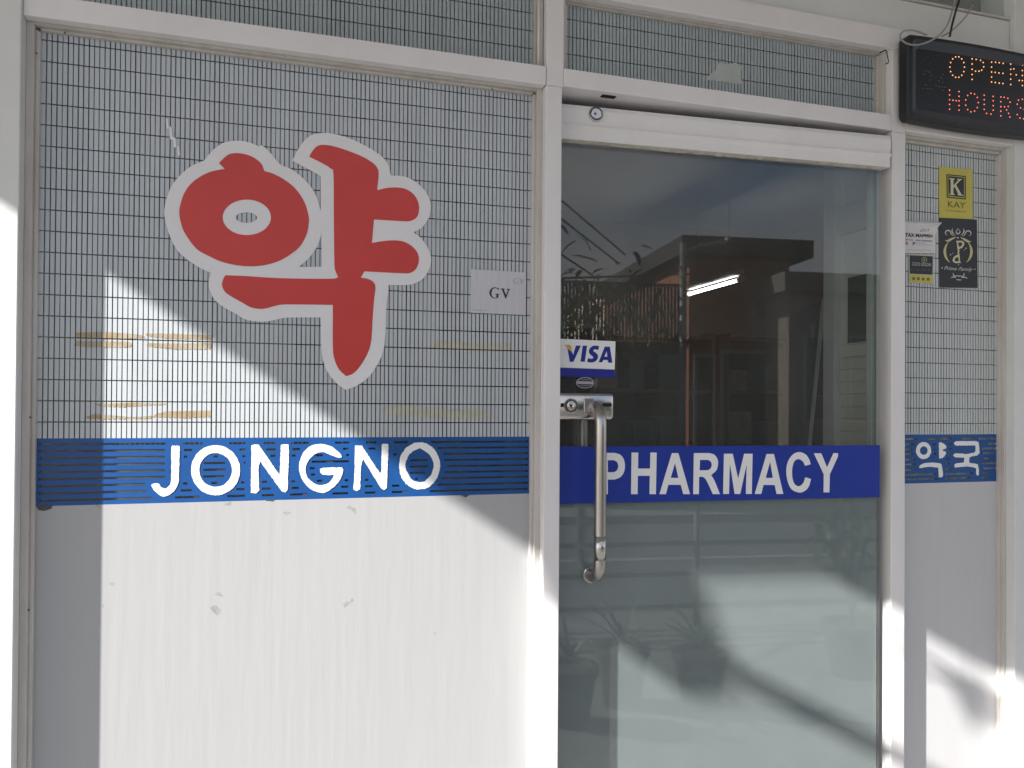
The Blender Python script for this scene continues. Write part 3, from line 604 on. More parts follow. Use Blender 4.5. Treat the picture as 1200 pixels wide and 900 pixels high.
flat('print', [[zy([(640 + i * 27, 668 + i * 2.3), (640 + i * 27 + w_, 669 + i * 2.3), (640 + i * 27 + w_, 684 + i * 2.3), (640 + i * 27, 683 + i * 2.3)])] for i, w_ in enumerate([18, 12, 20, 19, 21, 15, 20, 20, 17, 21, 12])], W2, mat('faint_olive_ink', (.36, .32, .08), .6), ky)

zp = lambda p: Z(p, 1095, 250, 9.47)
pf = thing('black_sticker', 'black sticker with pale oval emblem and script on the narrow right window', 'sticker', tuple(at(1123, 337, -.009)))
flat('card', [zp([(50, 50), (472, 70), (480, 828), (55, 822)])], W1, CARDB, pf)
arcL = [(263 + 148 * math.cos(R(a)), 425 + 152 * math.sin(R(a))) for a in range(128, 228, 8)]
arcR = [(263 + 148 * math.cos(R(a)), 425 + 152 * math.sin(R(a))) for a in range(52, -48, -8)]
for a__ in (arcL, arcR): flat('emblem_ring', [[zp(ribbon(a__, 30, True))]], W2, GOLD, pf)
cur = [[(118, 300), (150, 305), (190, 285), (245, 262)], [(408, 315), (375, 312), (335, 290), (285, 264)]]
flat('emblem_wing', [[zp(ribbon(spline(c_, False, 4), 26, True))] for c_ in cur], W2, GOLD, pf)
cur = [[(150, 240), (130, 235), (122, 212), (140, 190), (170, 195), (185, 225), (205, 245), (240, 240)], [(375, 248), (400, 240), (405, 215), (385, 195), (355, 200), (340, 230), (320, 248), (285, 242)],
       [(205, 165), (195, 190), (205, 220), (228, 235)], [(318, 168), (330, 192), (318, 222), (296, 236)], [(262, 168), (240, 205), (262, 228), (285, 205), (262, 168)]]
flat('emblem_scroll', [[zp(ribbon(spline(c_, False, 4), 13, True))] for c_ in cur], W2, SILP, pf)
Pp = [(238, 305, 1), (300, 303, 1), (330, 320), (328, 355), (305, 385), (275, 395, 1), (278, 430, 1), (262, 430, 1), (252, 370), (250, 330)]
Ph = [(262, 325), (300, 322), (310, 335), (300, 362), (272, 372)]
rot = lambda pts: [(2 * 267 - p[0],) + (2 * 428 - p[1],) for p in pts]
flat('emblem_letter', [[zp(spline(Pp, n=2)), zp(Ph)], [zp(rot([p[:2] for p in spline(Pp, n=2)])), zp(rot(Ph))]], W2, CREAMP, pf)
flat('emblem_dot', [[zp(ell(x, y, r, r, 8))] for x, y, r in ((262, 272, 9), (350, 388, 8), (330, 405, 5), (180, 458, 8), (203, 442, 5), (268, 572, 6), (85, 605, 8), (448, 620, 7))], W2, SILP, pf, 'stuff')
textflat('print', 'Prime Family', zp([(105, 585), (430, 605), (425, 655), (105, 640)]), W2, SILP, pf, shear=.5, bold=.0)
cur = [[(180, 715), (215, 705), (240, 715)], [(205, 660), (215, 690), (240, 712)], [(330, 660), (325, 690), (300, 712)], [(370, 722), (330, 708), (300, 716)], [(240, 735), (300, 740)], [(225, 692), (315, 698)]]
flat('emblem_scroll', [[zp(ribbon(spline(c_, False, 3), 12, True))] for c_ in cur], W2, SILP, pf)

zx = lambda p: Z(p, 1055, 250, 10)
tx = thing('tax_notice', 'curling white TAX MAPPED paper notice on the narrow right window', 'notice', tuple(at(1078, 297, -.009)))
Q = [(40, 96), (455, 104), (490, 108), (440, 165), (415, 250), (415, 468), (40, 466)]
def curl(x, y):
    t = max(0, min(1, (x - 1094) / 10)) * max(0, min(1, (268 - y) / 9)); return at(x, y, -.0030 - .022 * t)
flat('paper', [zx(rough(Q, 0, 20))], curl, PAPER, tx)
X2 = lambda x, y: at(x, y, -.0036)
textflat('print', 'TAX MAPPED', zx([(55, 228), (382, 250), (382, 284), (55, 274)]), X2, INK, tx, bold=.04)
textflat('print', '201', zx([(225, 160), (340, 175), (340, 218), (225, 212)]), X2, mat('grey_ink', (.25, .25, .28), .6), tx, shear=.25)
textflat('red_print', 'R', zx([(62, 330), (98, 332), (98, 372), (62, 370)]), X2, REDP, tx, bold=.05)
textflat('blue_print', 'P', zx([(146, 334), (180, 336), (180, 378), (146, 376)]), X2, BLUEP, tx, bold=.03)
flat('print', [[zx([(a, 296 + a * .06), (a + w_, 296 + (a + w_) * .06), (a + w_, 312 + (a + w_) * .06), (a, 312 + a * .06)])] for a, w_ in ((62, 38), (112, 12), (132, 16), (178, 62), (250, 124))], X2, mat('grey_ink2', (.32, .30, .32), .6), tx)
flat('print', [[zx([(a, y), (a + w_, y + 5), (a + w_, y + 11), (a, y + 6)])] for a, y, w_ in ((190, 342, 115), (195, 366, 180), (75, 425, 300))], X2, mat('grey_ink3', (.45, .44, .46), .6), tx)
cg = thing('black_card_sticker', 'small black card sticker with yellow strip below the white paper notice', 'sticker', tuple(at(1079, 333, -.009)))
flat('card', [zx([(95, 474), (392, 490), (386, 828), (98, 808)])], W1, mat('pale_card', (.55, .56, .5), .6), cg)
flat('dark_field', [zx([(110, 490), (382, 504), (378, 720), (112, 706)])], W2, CARDB, cg)
flat('yellow_strip', [zx([(108, 716), (378, 730), (374, 818), (110, 800)])], W2, YELLOW, cg)
textflat('print', 'COCO GOLDIN', zx([(138, 572), (360, 585), (360, 622), (138, 610)]), W3, SILP, cg)
flat('emblem', [[zx(ell(282, 545, 33, 33, 20)), zx(ell(282, 545, 25, 25, 20))], [zx(ell(282, 545, 12, 14, 10))]], W3, mat('green_gold_print', (.30, .36, .18), .5), cg)
flat('print', [[zx([(a, 740 + a * .05), (a + 34, 742 + a * .05), (a + 30, 782 + a * .05), (a + 16, 766 + a * .05), (a + 4, 782 + a * .05)])] for a in (140, 195, 252, 310)], W3, KAYINK, cg)
flat('print', [[zx([(130 + i * 22, 655 + (i % 3) * 6), (142 + i * 22, 657 + (i % 3) * 6), (140 + i * 22, 670), (130 + i * 22, 668)])] for i in range(10)], W3, mat('dim_print', (.16, .16, .2), .6), cg)

# ================================================================== LED SIGN
ls = thing('led_sign', 'black LED sign reading OPEN HOURS hung above the narrow right window', 'sign', (1.68, -.08, 2.2))
sx0, sx1, sz0, sz1 = 1.497, 1.965, 2.2215, 2.432
def srect(ins, y, rad, bow=.005):
    pts = []; cx_, cz_ = (sx0 + sx1) / 2, (sz0 + sz1) / 2; hw, hh = (sx1 - sx0) / 2 - ins, (sz1 - sz0) / 2 - ins
    for k, (sx, sz) in enumerate(((1, 1), (-1, 1), (-1, -1), (1, -1))):
        for i in range(6):
            a = R(90 * k + 90 * i / 5); pts.append((cx_ + sx * (hw - rad) + rad * math.cos(a), cz_ + sz * (hh - rad) + rad * math.sin(a)))
        # points along the straight edge, bowed a little outwards
        nxt = ((-1, 1), (-1, -1), (1, -1), (1, 1))[k]
        for i in range(1, 8):
            t = i / 8; e0_ = pts[-1] if i == 1 else e0_
            a2 = R(90 * (k + 1)); e1_ = (cx_ + nxt[0] * (hw - rad) + rad * math.cos(a2), cz_ + nxt[1] * (hh - rad) + rad * math.sin(a2))
            b_ = bow * (1 - (2 * t - 1) ** 2) if k in (0, 2) else 0
            pts.append((e0_[0] + (e1_[0] - e0_[0]) * t, e0_[1] + (e1_[1] - e0_[1]) * t + (b_ if k == 0 else -b_)))
    return [Vector((p[0], y, p[1])) for p in pts]
def loft(name, m, p, loops, cap=False):
    bm = bmesh.new(); L = [[bm.verts.new(v) for v in l] for l in loops]; n = len(L[0])
    for i in range(len(L) - 1):
        for k in range(n): bm.faces.new((L[i][k], L[i][(k + 1) % n], L[i + 1][(k + 1) % n], L[i + 1][k]))
    if cap: bm.faces.new(L[-1])
    bmesh.ops.recalc_face_normals(bm, faces=bm.faces); me = bm_mesh(bm, name); return link(name, me, m, p)
loft('housing', DARKM, ls, [srect(.004, -.047, .012), srect(0, -.050, .014), srect(0, -.074, .014), srect(.003, -.079, .014), srect(.012, -.081, .012)])
loft('bezel', BEZEL, ls, [srect(.012, -.0811, .012), srect(.030, -.072, .008, .003)])
scr = loft('led_panel', SCREEN, ls, [srect(.030, -.072, .008, .003), srect(.0305, -.0718, .008, .003)], True)
zA = lambda p: Z(p, 1050, 30, 7.5)
zC = lambda p: Z(p, 1120, 30, 6.925)
E_OR = mat('lit_orange_led', (.9, .5, .2), .4, emit=(1.0, .42, .13), estr=.7)
E_RD = mat('lit_red_led', (.9, .2, .15), .4, emit=(1.0, .20, .14), estr=.62)
HALO_O = mat('orange_led_halo', (.45, .10, .02), .4); HALO_R = mat('red_led_halo', (.42, .03, .02), .4)  # glow round the lit dots painted as dull orange and red rims
OFF = mat('unlit_led', (.26, .27, .29), .4); OFF2 = mat('faint_unlit_led', (.06, .063, .07), .4)
def leds(name, pts, m, p, rad=.0027, halo=None):
    V, Fc = [], []
    def dome(c, r, h, n=8):
        k = len(V); V.append((c.x, c.y - h, c.z))
        for ring, (rr_, hh_) in enumerate(((.65, .7), (1, 0))):
            for i in range(n):
                a = 2 * math.pi * i / n; V.append((c.x + rr_ * r * math.cos(a), c.y - hh_ * h, c.z + rr_ * r * math.sin(a)))
        for i in range(n):
            j = (i + 1) % n; Fc.append((k, k + 1 + j, k + 1 + i)); Fc.append((k + 1 + i, k + 1 + j, k + 1 + n + j, k + 1 + n + i))
    for x, y in pts:
        dome(at(x, y, -.0718), rad, rad * .9)
    me = bpy.data.meshes.new(name); me.from_pydata(V, [], Fc); o = link(name, me, m, p)
    if halo:
        V.clear(); Fc.clear()
        for x, y in pts: dome(at(x, y, -.0717), rad * 1.55, rad * .25)
        me = bpy.data.meshes.new('led_halo'); me.from_pydata(V, [], Fc); link('led_halo', me, halo, o)
    return o
for L in (zA(ell(537, 365, 64, 92, 14)),
          zC([(132, y) for y in (270, 312, 355, 397, 437)] + [(165, 275), (200, 282), (222, 300), (226, 335), (210, 362), (188, 370), (160, 370)]),
          zC([(290, y) for y in (297, 337, 377, 418, 458)] + [(322, 298), (352, 302), (384, 307), (320, 380), (350, 385), (382, 388), (320, 462), (352, 467), (382, 470)]),
          zC([(445, y) for y in (312, 355, 395, 435, 478)] + [(470, 352), (490, 400), (515, 445)] + [(540, y) for y in (322, 365, 405, 447, 487)])):
    leds('lit_letter', L, E_OR, scr, .0018, HALO_O)
for L in (zA([(470, y) for y in (568, 610, 652, 693, 735)] + [(553, y) for y in (580, 622, 662, 703, 743)] + [(500, 656), (528, 660)]),
          zC(ell(130, 625, 52, 76, 11)),
          zC([(230, y) for y in (565, 602, 640, 680)] + [(250, 713), (285, 718)] + [(303, y) for y in (575, 610, 650, 687)]),
          zC([(365, y) for y in (580, 618, 658, 695, 733)] + [(392, 582), (422, 590), (440, 622), (425, 657), (395, 660), (412, 685), (428, 713), (438, 742)]),
          zC([(575, 592), (540, 598), (508, 605), (498, 638), (525, 668), (556, 680), (580, 700), (498, 722), (520, 750), (550, 757), (578, 745)])):
    leds('lit_letter', L, E_RD, scr, .0018, HALO_R)
leds('unlit_numeral', zA([(247, 425), (265, 402), (290, 408), (310, 440), (300, 478), (262, 520), (238, 552), (270, 552), (292, 556), (318, 560), (410, 430), (392, 455), (378, 485), (352, 528), (380, 535), (405, 540), (430, 543), (410, 570), (408, 500), (405, 465)]), OFF, scr, .0012)
leds('unlit_crescent', zA([(360, 268), (322, 266), (285, 272), (248, 297), (218, 330), (197, 370), (187, 415), (180, 465), (182, 520), (203, 572), (222, 620), (255, 660), (290, 695), (330, 718), (370, 718), (330, 295), (303, 332), (290, 600), (305, 645), (330, 690)]), OFF2, scr, .0016)
for nm, lab, m_, pts, r_ in (('sign_cable', 'thin pale cable looping round the LED sign corner', CABLE, [(1121, -6), (1112, 25), (1103, 39), (1090, 48), (1076, 52.5), (1064, 51.5), (1056, 46), (1055.5, 40), (1061, 36), (1072, 36), (1086, 41)], .0022),
                             ('sign_cable', 'straight black cable hanging down to the LED sign top', CABLEB, [(1127, -8), (1121, 10), (1116, 28), (1113, 43)], .0026),
                             ('sign_cable', 'twisted grey wire crossing the black cable above the LED sign', CABLE, [(1140, 6), (1133, 18), (1124, 28), (1114, 37), (1104, 42.5)], .0020)):
    me = tube_mesh(nm, smooth3([at(x, y, -.092 - .006 * math.sin(i * .9)) for i, (x, y) in enumerate(pts)]), r_, 8)
    tag(link(nm, me, m_), lab, 'cable')
hk = thing('wire_hook', 'small dark wire hook at the top corner of the door transom', 'hook', tuple(at(1038, 60, -.05)))
tube('wire', smooth3([at(1031, 62, -.05), at(1038, 59, -.052), at(1040, 66, -.052), at(1041, 73, -.05), at(1038, 75, -.05)]), .0014, BLACK, hk, 6)

# ================================================================== AWNING over the front (unseen; outline shaped to throw the slanting shade)
aw = thing('awning', 'flat sheet awning jutting out unseen above the shopfront', 'awning', (.6, -.05, 2.9))
ZC_ = 2.9
plan = [(-2.02, -.052), (-2.02, -1.0), (-2.14, -1.06), (-2.17, -1.17), (-2.05, -1.18), (-1.95, -1.14), (-1.89, -1.10), (-1.72, -1.01), (-1.40, -1.04), (-1.34, -1.12), (-1.29, -1.19), (-1.2, -1.35), (-1.1, -1.6), (3.4, -1.6), (3.4, -.052)]
bm = bmesh.new(); lo = [bm.verts.new((x, y, ZC_)) for x, y in plan]; hi_ = [bm.verts.new((x, y, ZC_ + .012)) for x, y in plan]
bm.faces.new(lo); bm.faces.new(hi_[::-1])
for i in range(len(plan)): bm.faces.new((lo[i], lo[(i + 1) % len(plan)], hi_[(i + 1) % len(plan)], hi_[i]))
bmesh.ops.recalc_face_normals(bm, faces=bm.faces)
link('sheet', bm_mesh(bm, 'sheet'), mat('weathered_sheet', (.52, .50, .47), .7, 0, var=.2, scale=3), aw)
def beam(p, q, wd, name='beam'):
    p, q = Vector(p), Vector(q); tube(name, [p, p.lerp(q, .5), q], wd, PAINT2, aw, 8)
beam((-2.0, -1.05, 2.885), (-1.76, -1.50, 2.885), .026)
for x in (-1.5, 0, 1.5, 3.0): beam((x, -.05, 2.885), (x, -1.0 if x < -1 else -1.55, 2.885), .015)
# hanging plant below the awning edge, added unseen to cast leafy shadow blobs
LEAF = mat('green_leaf', (.05, .10, .03), .5, 0, col2=(.03, .065, .02), scale=12)
LEAF2 = mat('grey_green_leaf', (.07, .10, .05), .5, 0, col2=(.045, .07, .03), scale=12)
POT = mat('dark_clay_pot', (.075, .055, .045), .8, 0, var=.25, scale=10)
def leaf_mesh(L, wd, bend, n=6):
    V, Fc = [], []
    for i in range(n + 1):
        t = i / n; k = wd * math.sin(math.pi * (.12 + .88 * t)) ** .8 if t < 1 else 0; zz = -bend * t * t * L
        V += [(t * L, -k / 2, zz + .15 * k), (t * L, 0, zz), (t * L, k / 2, zz + .15 * k)]
    for i in range(n):
        for j in (0, 1): a = i * 3 + j; Fc.append((a, a + 1, a + 4, a + 3))
    return V, Fc
def leaves(name, specs, m, p, kind='stuff'):
    V, Fc = [], []
    for loc, yaw, pit, L, wd, bend in specs:
        v, f = leaf_mesh(L, wd, bend); M = Matrix.Translation(loc) @ Matrix.Rotation(yaw, 4, 'Z') @ Matrix.Rotation(-pit, 4, 'Y'); k = len(V)
        V += [tuple(M @ Vector(q)) for q in v]; Fc += [tuple(k + i for i in q) for q in f]
    me = bpy.data.meshes.new(name); me.from_pydata(V, [], Fc); return link(name, me, m, p, kind)
def pot(p, c, r, h):
    return disc_stack('pot', POT, p, Vector(c), Vector((0, 0, 1)), [(r * .7, 0), (r, h * .85), (r * 1.1, h * .86), (r * 1.1, h), (r * .95, h), (r * .9, h * .9)], 20)
hp = thing('hanging_plant', 'added leafy plant hung unseen below the awning to cast shadow', 'plant', (-.86, -1.0, 2.45))
pot(hp, (-.86, -1.0, 2.48), .03, .05)
tube('hanger', [(-.86, -1.0, 2.54), (-.86, -1.0, 2.72), (-.86, -1.0, 2.895)], .003, CABLEB, hp, 6)
leaves('leaves', [(Vector((-.86, -1.0, 2.53)), random.uniform(0, 6.28), random.uniform(-.9, 1.0), random.uniform(.05, .10), .022, random.uniform(.4, 1.1)) for _ in range(16)], LEAF, hp)

# ================================================================== STREET behind the camera, seen in the door glass
rl = thing('railing', 'grey steel railing along the pavement edge mirrored in the door', 'railing', (0, -3.5, 0))
RM = mat('grey_railing_paint', (.12, .12, .12), .6, 0, var=.3, scale=10)
RZ = [refl(740, y, -3.5).z for y in (590, 638, 674, 712)]
for z in RZ: tube('rail', [(-6, -3.5, z), (0, -3.5, z), (8, -3.5, z)], .019, RM, rl, 10)
xp = refl(817, 610, -3.5).x
for k in range(-4, 5): tube('post', [(xp + 1.45 * k, -3.5, 0), (xp + 1.45 * k, -3.5, RZ[0])], .022, RM, rl, 10)
def spiky(px, py, Y, label, n, L, group):
    c = refl(px, py, Y); t = thing('potted_plant', label, 'plant', (c.x, c.y, 0), group)
    h = max(.12, c.z - .02); pot(t, (c.x, c.y, 0), .13, h)
    leaves('leaves', [(Vector((c.x, c.y, h)), 6.283 * i / n + random.uniform(-.2, .2), random.uniform(.35, 1.25), L * random.uniform(.75, 1.1), .024, random.uniform(.15, .5)) for i in range(n)], LEAF2, t)
spiky(730, 752, -2.15, 'spiky leaved potted plant mirrored in the door left of the other pots', 16, .34, 'potted plants mirrored in the door')
spiky(822, 758, -2.05, 'spiky potted plant mirrored in the middle of the lower door', 14, .30, 'potted plants mirrored in the door')
spiky(668, 775, -1.95, 'small spiky potted plant mirrored beside the white door post', 12, .24, 'potted plants mirrored in the door')
c = refl(1000, 700, -2.4); lp = thing('leafy_shrub', 'tall leafy potted shrub mirrored at the right edge of the door', 'shrub', (c.x, c.y, 0))
pot(lp, (c.x, c.y, 0), .16, .3)
for k in range(5):
    a = k * 1.3; tube('stem', smooth3([(c.x, c.y, .28), (c.x + .05 * math.cos(a), c.y + .05 * math.sin(a), .6), (c.x + .16 * math.cos(a), c.y + .14 * math.sin(a), 1.0 + .08 * k)]), .007, POT, lp, 6)
leaves('leaves', [(Vector((c.x + random.gauss(0, .11), c.y + random.gauss(0, .1), random.uniform(.62, 1.18))), random.uniform(0, 6.28), random.uniform(-.8, .6), random.uniform(.08, .15), .04, .5) for _ in range(120)], LEAF, lp)
# fence of corrugated slats
FY = -11.2
a_ = refl(640, 333, FY); b_ = refl(800, 330, FY); fz = (a_.z + b_.z) / 2; fx0, fx1 = min(a_.x, b_.x) - 2.5, max(a_.x, b_.x)
fe = thing('slatted_fence', 'tall dark slatted fence mirrored in the upper door glass', 'fence', ((fx0 + fx1) / 2, FY, 0))
FM = mat('dark_fence_metal', (.05, .045, .04), .7, 0, var=.3, scale=5)
box('lower_wall', mat('dark_concrete', (.13, .12, .11), .9, 0, var=.3, scale=2), fe, fx0, fx1, FY - .2, FY, 0, fz - 1.0, 0)
me0 = None; x = fx0; n_ = 0
while x < fx1:
    if me0 is None:
        bm = bmesh.new(); add_box(bm, 0, .036, 0, .03, 0, 1.0); me0 = bm_mesh(bm, 'slat'); me0.materials.append(FM)
    o = bpy.data.objects.new('slat', me0); COL.objects.link(o); o.location = (x, FY - .1, fz - 1.0); setp(o, fe); x += .062; n_ += 1
box('top_rail', FM, fe, fx0, fx1, FY - .07, FY - .02, fz - .02, fz + .02, 0)
# street lamp
SY = -10.0
a_ = refl(800, 520, SY); b_ = refl(801, 296, SY); c_ = refl(850, 283, SY)
sl_ = thing('street_lamp', 'tall street lamp with curved arm mirrored in the upper door glass', 'street lamp', (a_.x, SY, 0))
GM = mat('galvanised_steel', (.20, .20, .20), .5, .4, var=.2, scale=5)
tube('pole', [(b_.x, SY, 0), (b_.x, SY, b_.z * .5), (b_.x, SY, b_.z + .15)], .055, GM, sl_, 10)
m1 = refl(806, 296, SY); m2 = refl(820, 289, SY)
tube('arm', smooth3([Vector((b_.x, SY, b_.z - .5)), Vector((b_.x + (m1.x - b_.x) * .3, SY, b_.z - .12)), m1, m2, c_]), .035, GM, sl_, 8)
d_ = refl(858, 282, SY)
tube('lamp_head', [c_, c_.lerp(d_, .4), d_], [.05, .09, .05], GM, sl_, 10)
# buildings across the road
def house(name, label, px0, px1, pytop, Y, depth, wallm, roofm, gable=False, wins=()):
    a = refl(px0, pytop, Y); b = refl(px1, pytop, Y); x0, x1 = sorted((a.x, b.x)); zt = (a.z + b.z) / 2
    t = thing(name, label, 'building', ((x0 + x1) / 2, Y, 0))
    box('wall', wallm, t, x0, x1, Y - depth, Y, 0, zt, 0)
    if gable:
        xm = (x0 + x1) / 2; h = (x1 - x0) * .28
        bm = bmesh.new(); v = [bm.verts.new(q) for y in (Y + .3, Y - depth) for q in ((x0 - .3, y, zt), (x1 + .3, y, zt), (xm, y, zt + h))]
        for q in ((0, 1, 2), (5, 4, 3), (0, 3, 4, 1), (1, 4, 5, 2), (2, 5, 3, 0)): bm.faces.new([v[i] for i in q])
        bmesh.ops.recalc_face_normals(bm, faces=bm.faces); link('roof', bm_mesh(bm, 'roof'), roofm, t)
    else: box('roof', roofm, t, x0 - .3, x1 + .3, Y - depth, Y + .4, zt + .005, zt + .35, 0)
    for (u0, u1, v0, v1) in wins:
        f_ = box('window', mat('window_frame_grey', (.3, .3, .3), .5), t, x0 + (x1 - x0) * u0, x0 + (x1 - x0) * u1, Y, Y + .05, zt * v0, zt * v1, 0)
        box('glazing', mat('dark_glazing', (.03, .035, .04), .1), f_, x0 + (x1 - x0) * u0 + .07, x0 + (x1 - x0) * u1 - .07, Y + .04, Y + .06, zt * v0 + .07, zt * v1 - .07, 0)
    return t
house('brick_shop', 'orange brown shop with flat dark roof mirrored in the door', 808, 925, 304, -13.0, 6, mat('orange_render', (.30, .125, .07), .85, 0, var=.2, scale=1), mat('dark_roof', (.05, .05, .05), .8, 0, var=.2, scale=2), wins=((.30, .97, .03, .60), (.04, .26, .03, .58), (.62, .86, .72, .90)))
house('pale_house', 'pale beige gabled house mirrored behind the slatted fence', 745, 835, 318, -18.0, 8, mat('beige_render', (.78, .66, .50), .85, 0, var=.15, scale=1), mat('beige_roof', (.74, .62, .48), .8, 0, var=.15, scale=2), True, wins=((.2, .4, .4, .7), (.6, .8, .4, .7)))  # beige raised in colour to stand in for sun on the gable
house('grey_block', 'low grey brown block mirrored at the right of the door', 925, 1075, 347, -12.0, 6, mat('grey_render', (.22, .19, .16), .85, 0, var=.2, scale=1), mat('grey_roof', (.12, .11, .10), .8), wins=((.1, .35, .35, .8), (.45, .7, .35, .8)))
# dark shrubs rising in front of the fence
for px, py, n_, lab in ((690, 352, 150, 'dark bushy shrub mirrored in front of the slatted fence'), (745, 372, 110, 'lower dark shrub mirrored between the fence and the street lamp')):
    c = refl(px, py, -10.4); sb = thing('street_shrub', lab, 'shrub', (c.x, c.y, 0), 'shrubs by the slatted fence')
    tube('stem', smooth3([(c.x, c.y, 0), (c.x + .05, c.y, c.z * .5), (c.x - .03, c.y, c.z)]), .04, POT, sb, 6)
    leaves('leaves', [(Vector((c.x + random.gauss(0, .42), c.y + random.gauss(0, .2), c.z + random.gauss(-.1, .38))), random.uniform(0, 6.28), random.uniform(-.8, .8), random.uniform(.16, .34), .09, .5) for _ in range(n_)], LEAF, sb)
WM = CABLEB
for (x0, y0, x1, y1), lab in (((655, 232, 730, 296), 'uppermost slanting overhead wire mirrored at the top left of the door'), ((655, 254, 722, 306), 'middle slanting overhead wire mirrored at the top left of the door'), ((655, 296, 700, 326), 'lowest slanting overhead wire mirrored just above the fence'), ((655, 326, 812, 321), 'level overhead wire mirrored along the fence top')):
    p, q = refl(x0, y0, -7.5), refl(x1, y1, -10.5)
    d = q - p; pts = [p - d * 1.2, p, (p + q) / 2, q, q + d * .05]
    tag(link('overhead_wire', tube_mesh('overhead_wire', pts, .014, 6), WM), lab, 'wire', 'overhead wires in the street')

# ================================================================== INSIDE THE SHOP, seen through the door
fl = thing('fluorescent_lamp', 'lit fluorescent tube lamp hanging inside the shop', 'lamp', tuple(at(836, 336, 2.6)))
a_, b_ = at(806, 345, 3.0), at(868, 327.5, 2.35)
tube('lamp_tube', [a_, a_.lerp(b_, .5), b_], .0095, mat('lit_tube', (1, 1, 1), .5, emit=(1, .97, .93), estr=7), fl, 12)
for p in (a_, b_): tube('end_cap', [p - (b_ - a_).normalized() * .02, p + (b_ - a_).normalized() * .02], .018, PAINT, fl, 10)
dv = Vector((0, 0, .045)); tube('batten', [a_ + dv, a_.lerp(b_, .5) + dv, b_ + dv], .022, mat('white_batten', (.7, .7, .7), .5), fl, 8)
for t_ in (.2, .8):
    p = a_.lerp(b_, t_) + dv; tube('rod', [p, Vector((p.x, p.y, 2.858))], .004, CABLE, fl, 6)
# return partition with its own gridded glass, right behind the door
pt = thing('glazed_partition', 'white framed glazed partition just inside the door on the right', 'partition', (1.62, .2, 0))
PX = 1.62; yb = .36; yf = .08
WF = mat('cool_white_frame', (.60, .62, .62), .45, 0, var=.08, scale=6)
box('stile', WF, pt, PX - .02, PX + .03, yb - .05, yb, .02, 2.49, .002)
box('rail', WF, pt, PX - .015, PX + .025, yf, yb - .05, 2.02, 2.10, .002)
box('panel', mat('pale_partition_film', (.70, .72, .68), .6, 0, var=.1, scale=8), pt, PX + .004, PX + .010, yf, yb - .05, 2.10, 2.49, 0)
pp = box('panel', MATS['pale_partition_film'], pt, PX + .004, PX + .010, yf, yb - .05, .02, 2.02, 0)
for k in range(12): box('slat', mat('cream_slat', (.70, .70, .62), .6), pp, PX - .002, PX + .0035, yf + .001, yb - .051, 1.30 + k * .036, 1.30 + k * .036 + .030, .001)
box('notice', mat('dark_green_notice', (.03, .06, .04), .5, 0, var=.2, scale=20), pp, PX - .006, PX - .0025, yf + .03, yb - .09, 1.70, 1.89, 0)
# poster board standing inside
pb = thing('poster_board', 'dark green leaning poster board with pale edge inside the door', 'poster', tuple(at(935, 520, .62)))
q_ = [at(x, y, Y) for x, y, Y in ((921, 372, .80), (965, 350, .62), (944, 560, .56), (913, 560, .74))]
def slab(name, m, p, q_, th, off=0):
    nrm = (q_[1] - q_[0]).cross(q_[3] - q_[0]).normalized()
    if nrm.dot(CAM - q_[0]) < 0: nrm = -nrm
    bm = bmesh.new(); f_ = [bm.verts.new(v + nrm * off) for v in q_]; k_ = [bm.verts.new(v + nrm * (off - th)) for v in q_]
    bm.faces.new(f_); bm.faces.new(k_[::-1])
    for i in range(4): bm.faces.new((f_[i], k_[i], k_[(i + 1) % 4], f_[(i + 1) % 4]))
    bmesh.ops.recalc_face_normals(bm, faces=bm.faces); return link(name, bm_mesh(bm, name), m, p)
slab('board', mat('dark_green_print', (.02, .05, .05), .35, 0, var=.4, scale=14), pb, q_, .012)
def sub(q_, a0, a1, b0, b1):
    f_ = lambda a, b: q_[0].lerp(q_[1], a).lerp(q_[3].lerp(q_[2], a), b)
    return [f_(a0, b0), f_(a1, b0), f_(a1, b1), f_(a0, b1)]
slab('pale_edge', mat('pale_edge', (.6, .62, .6), .5), pb, sub(q_, .97, 1.0, 0, 1), .013, .002)
slab('picture', mat('photo_print', (.10, .12, .12), .4, 0, col2=(.03, .05, .05), scale=20), pb, sub(q_, .15, .85, .12, .30), .002, .0015)
slab('picture', mat('red_photo_print', (.25, .04, .04), .4, 0, col2=(.05, .05, .05), scale=12), pb, sub(q_, .1, .8, .50, .58), .002, .0015)
slab('picture', MATS['photo_print'], pb, sub(q_, .1, .8, .36, .48), .002, .0015)
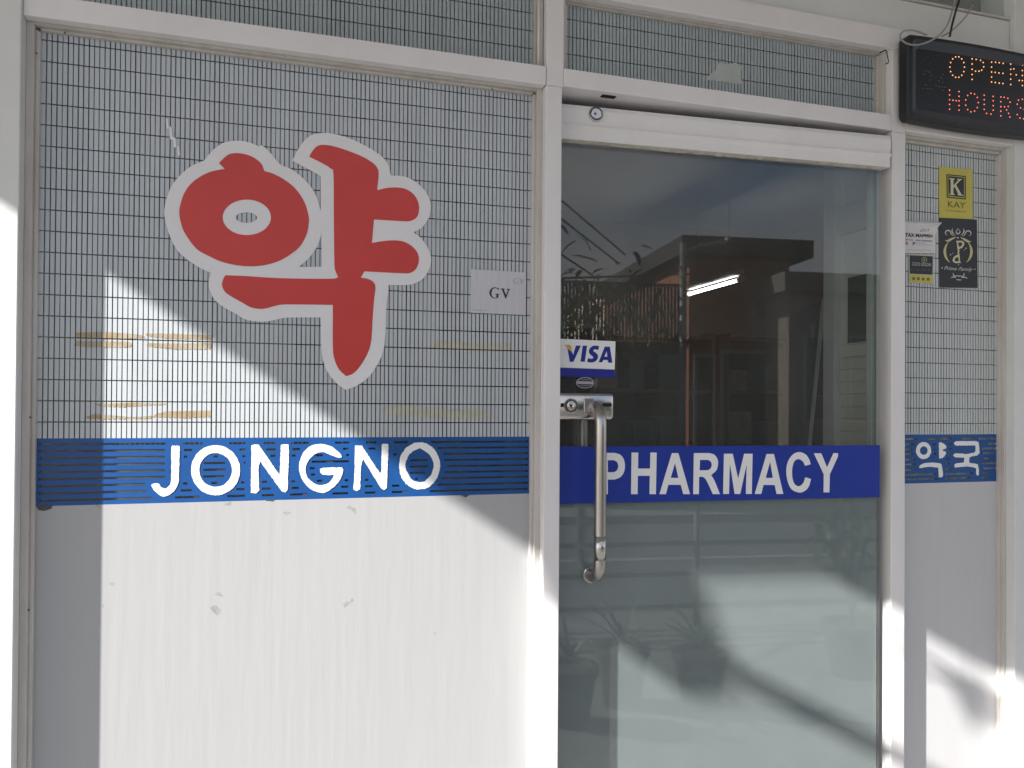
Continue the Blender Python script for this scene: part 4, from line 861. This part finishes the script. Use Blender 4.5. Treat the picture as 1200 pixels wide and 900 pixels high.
# shelving with boxes and a counter
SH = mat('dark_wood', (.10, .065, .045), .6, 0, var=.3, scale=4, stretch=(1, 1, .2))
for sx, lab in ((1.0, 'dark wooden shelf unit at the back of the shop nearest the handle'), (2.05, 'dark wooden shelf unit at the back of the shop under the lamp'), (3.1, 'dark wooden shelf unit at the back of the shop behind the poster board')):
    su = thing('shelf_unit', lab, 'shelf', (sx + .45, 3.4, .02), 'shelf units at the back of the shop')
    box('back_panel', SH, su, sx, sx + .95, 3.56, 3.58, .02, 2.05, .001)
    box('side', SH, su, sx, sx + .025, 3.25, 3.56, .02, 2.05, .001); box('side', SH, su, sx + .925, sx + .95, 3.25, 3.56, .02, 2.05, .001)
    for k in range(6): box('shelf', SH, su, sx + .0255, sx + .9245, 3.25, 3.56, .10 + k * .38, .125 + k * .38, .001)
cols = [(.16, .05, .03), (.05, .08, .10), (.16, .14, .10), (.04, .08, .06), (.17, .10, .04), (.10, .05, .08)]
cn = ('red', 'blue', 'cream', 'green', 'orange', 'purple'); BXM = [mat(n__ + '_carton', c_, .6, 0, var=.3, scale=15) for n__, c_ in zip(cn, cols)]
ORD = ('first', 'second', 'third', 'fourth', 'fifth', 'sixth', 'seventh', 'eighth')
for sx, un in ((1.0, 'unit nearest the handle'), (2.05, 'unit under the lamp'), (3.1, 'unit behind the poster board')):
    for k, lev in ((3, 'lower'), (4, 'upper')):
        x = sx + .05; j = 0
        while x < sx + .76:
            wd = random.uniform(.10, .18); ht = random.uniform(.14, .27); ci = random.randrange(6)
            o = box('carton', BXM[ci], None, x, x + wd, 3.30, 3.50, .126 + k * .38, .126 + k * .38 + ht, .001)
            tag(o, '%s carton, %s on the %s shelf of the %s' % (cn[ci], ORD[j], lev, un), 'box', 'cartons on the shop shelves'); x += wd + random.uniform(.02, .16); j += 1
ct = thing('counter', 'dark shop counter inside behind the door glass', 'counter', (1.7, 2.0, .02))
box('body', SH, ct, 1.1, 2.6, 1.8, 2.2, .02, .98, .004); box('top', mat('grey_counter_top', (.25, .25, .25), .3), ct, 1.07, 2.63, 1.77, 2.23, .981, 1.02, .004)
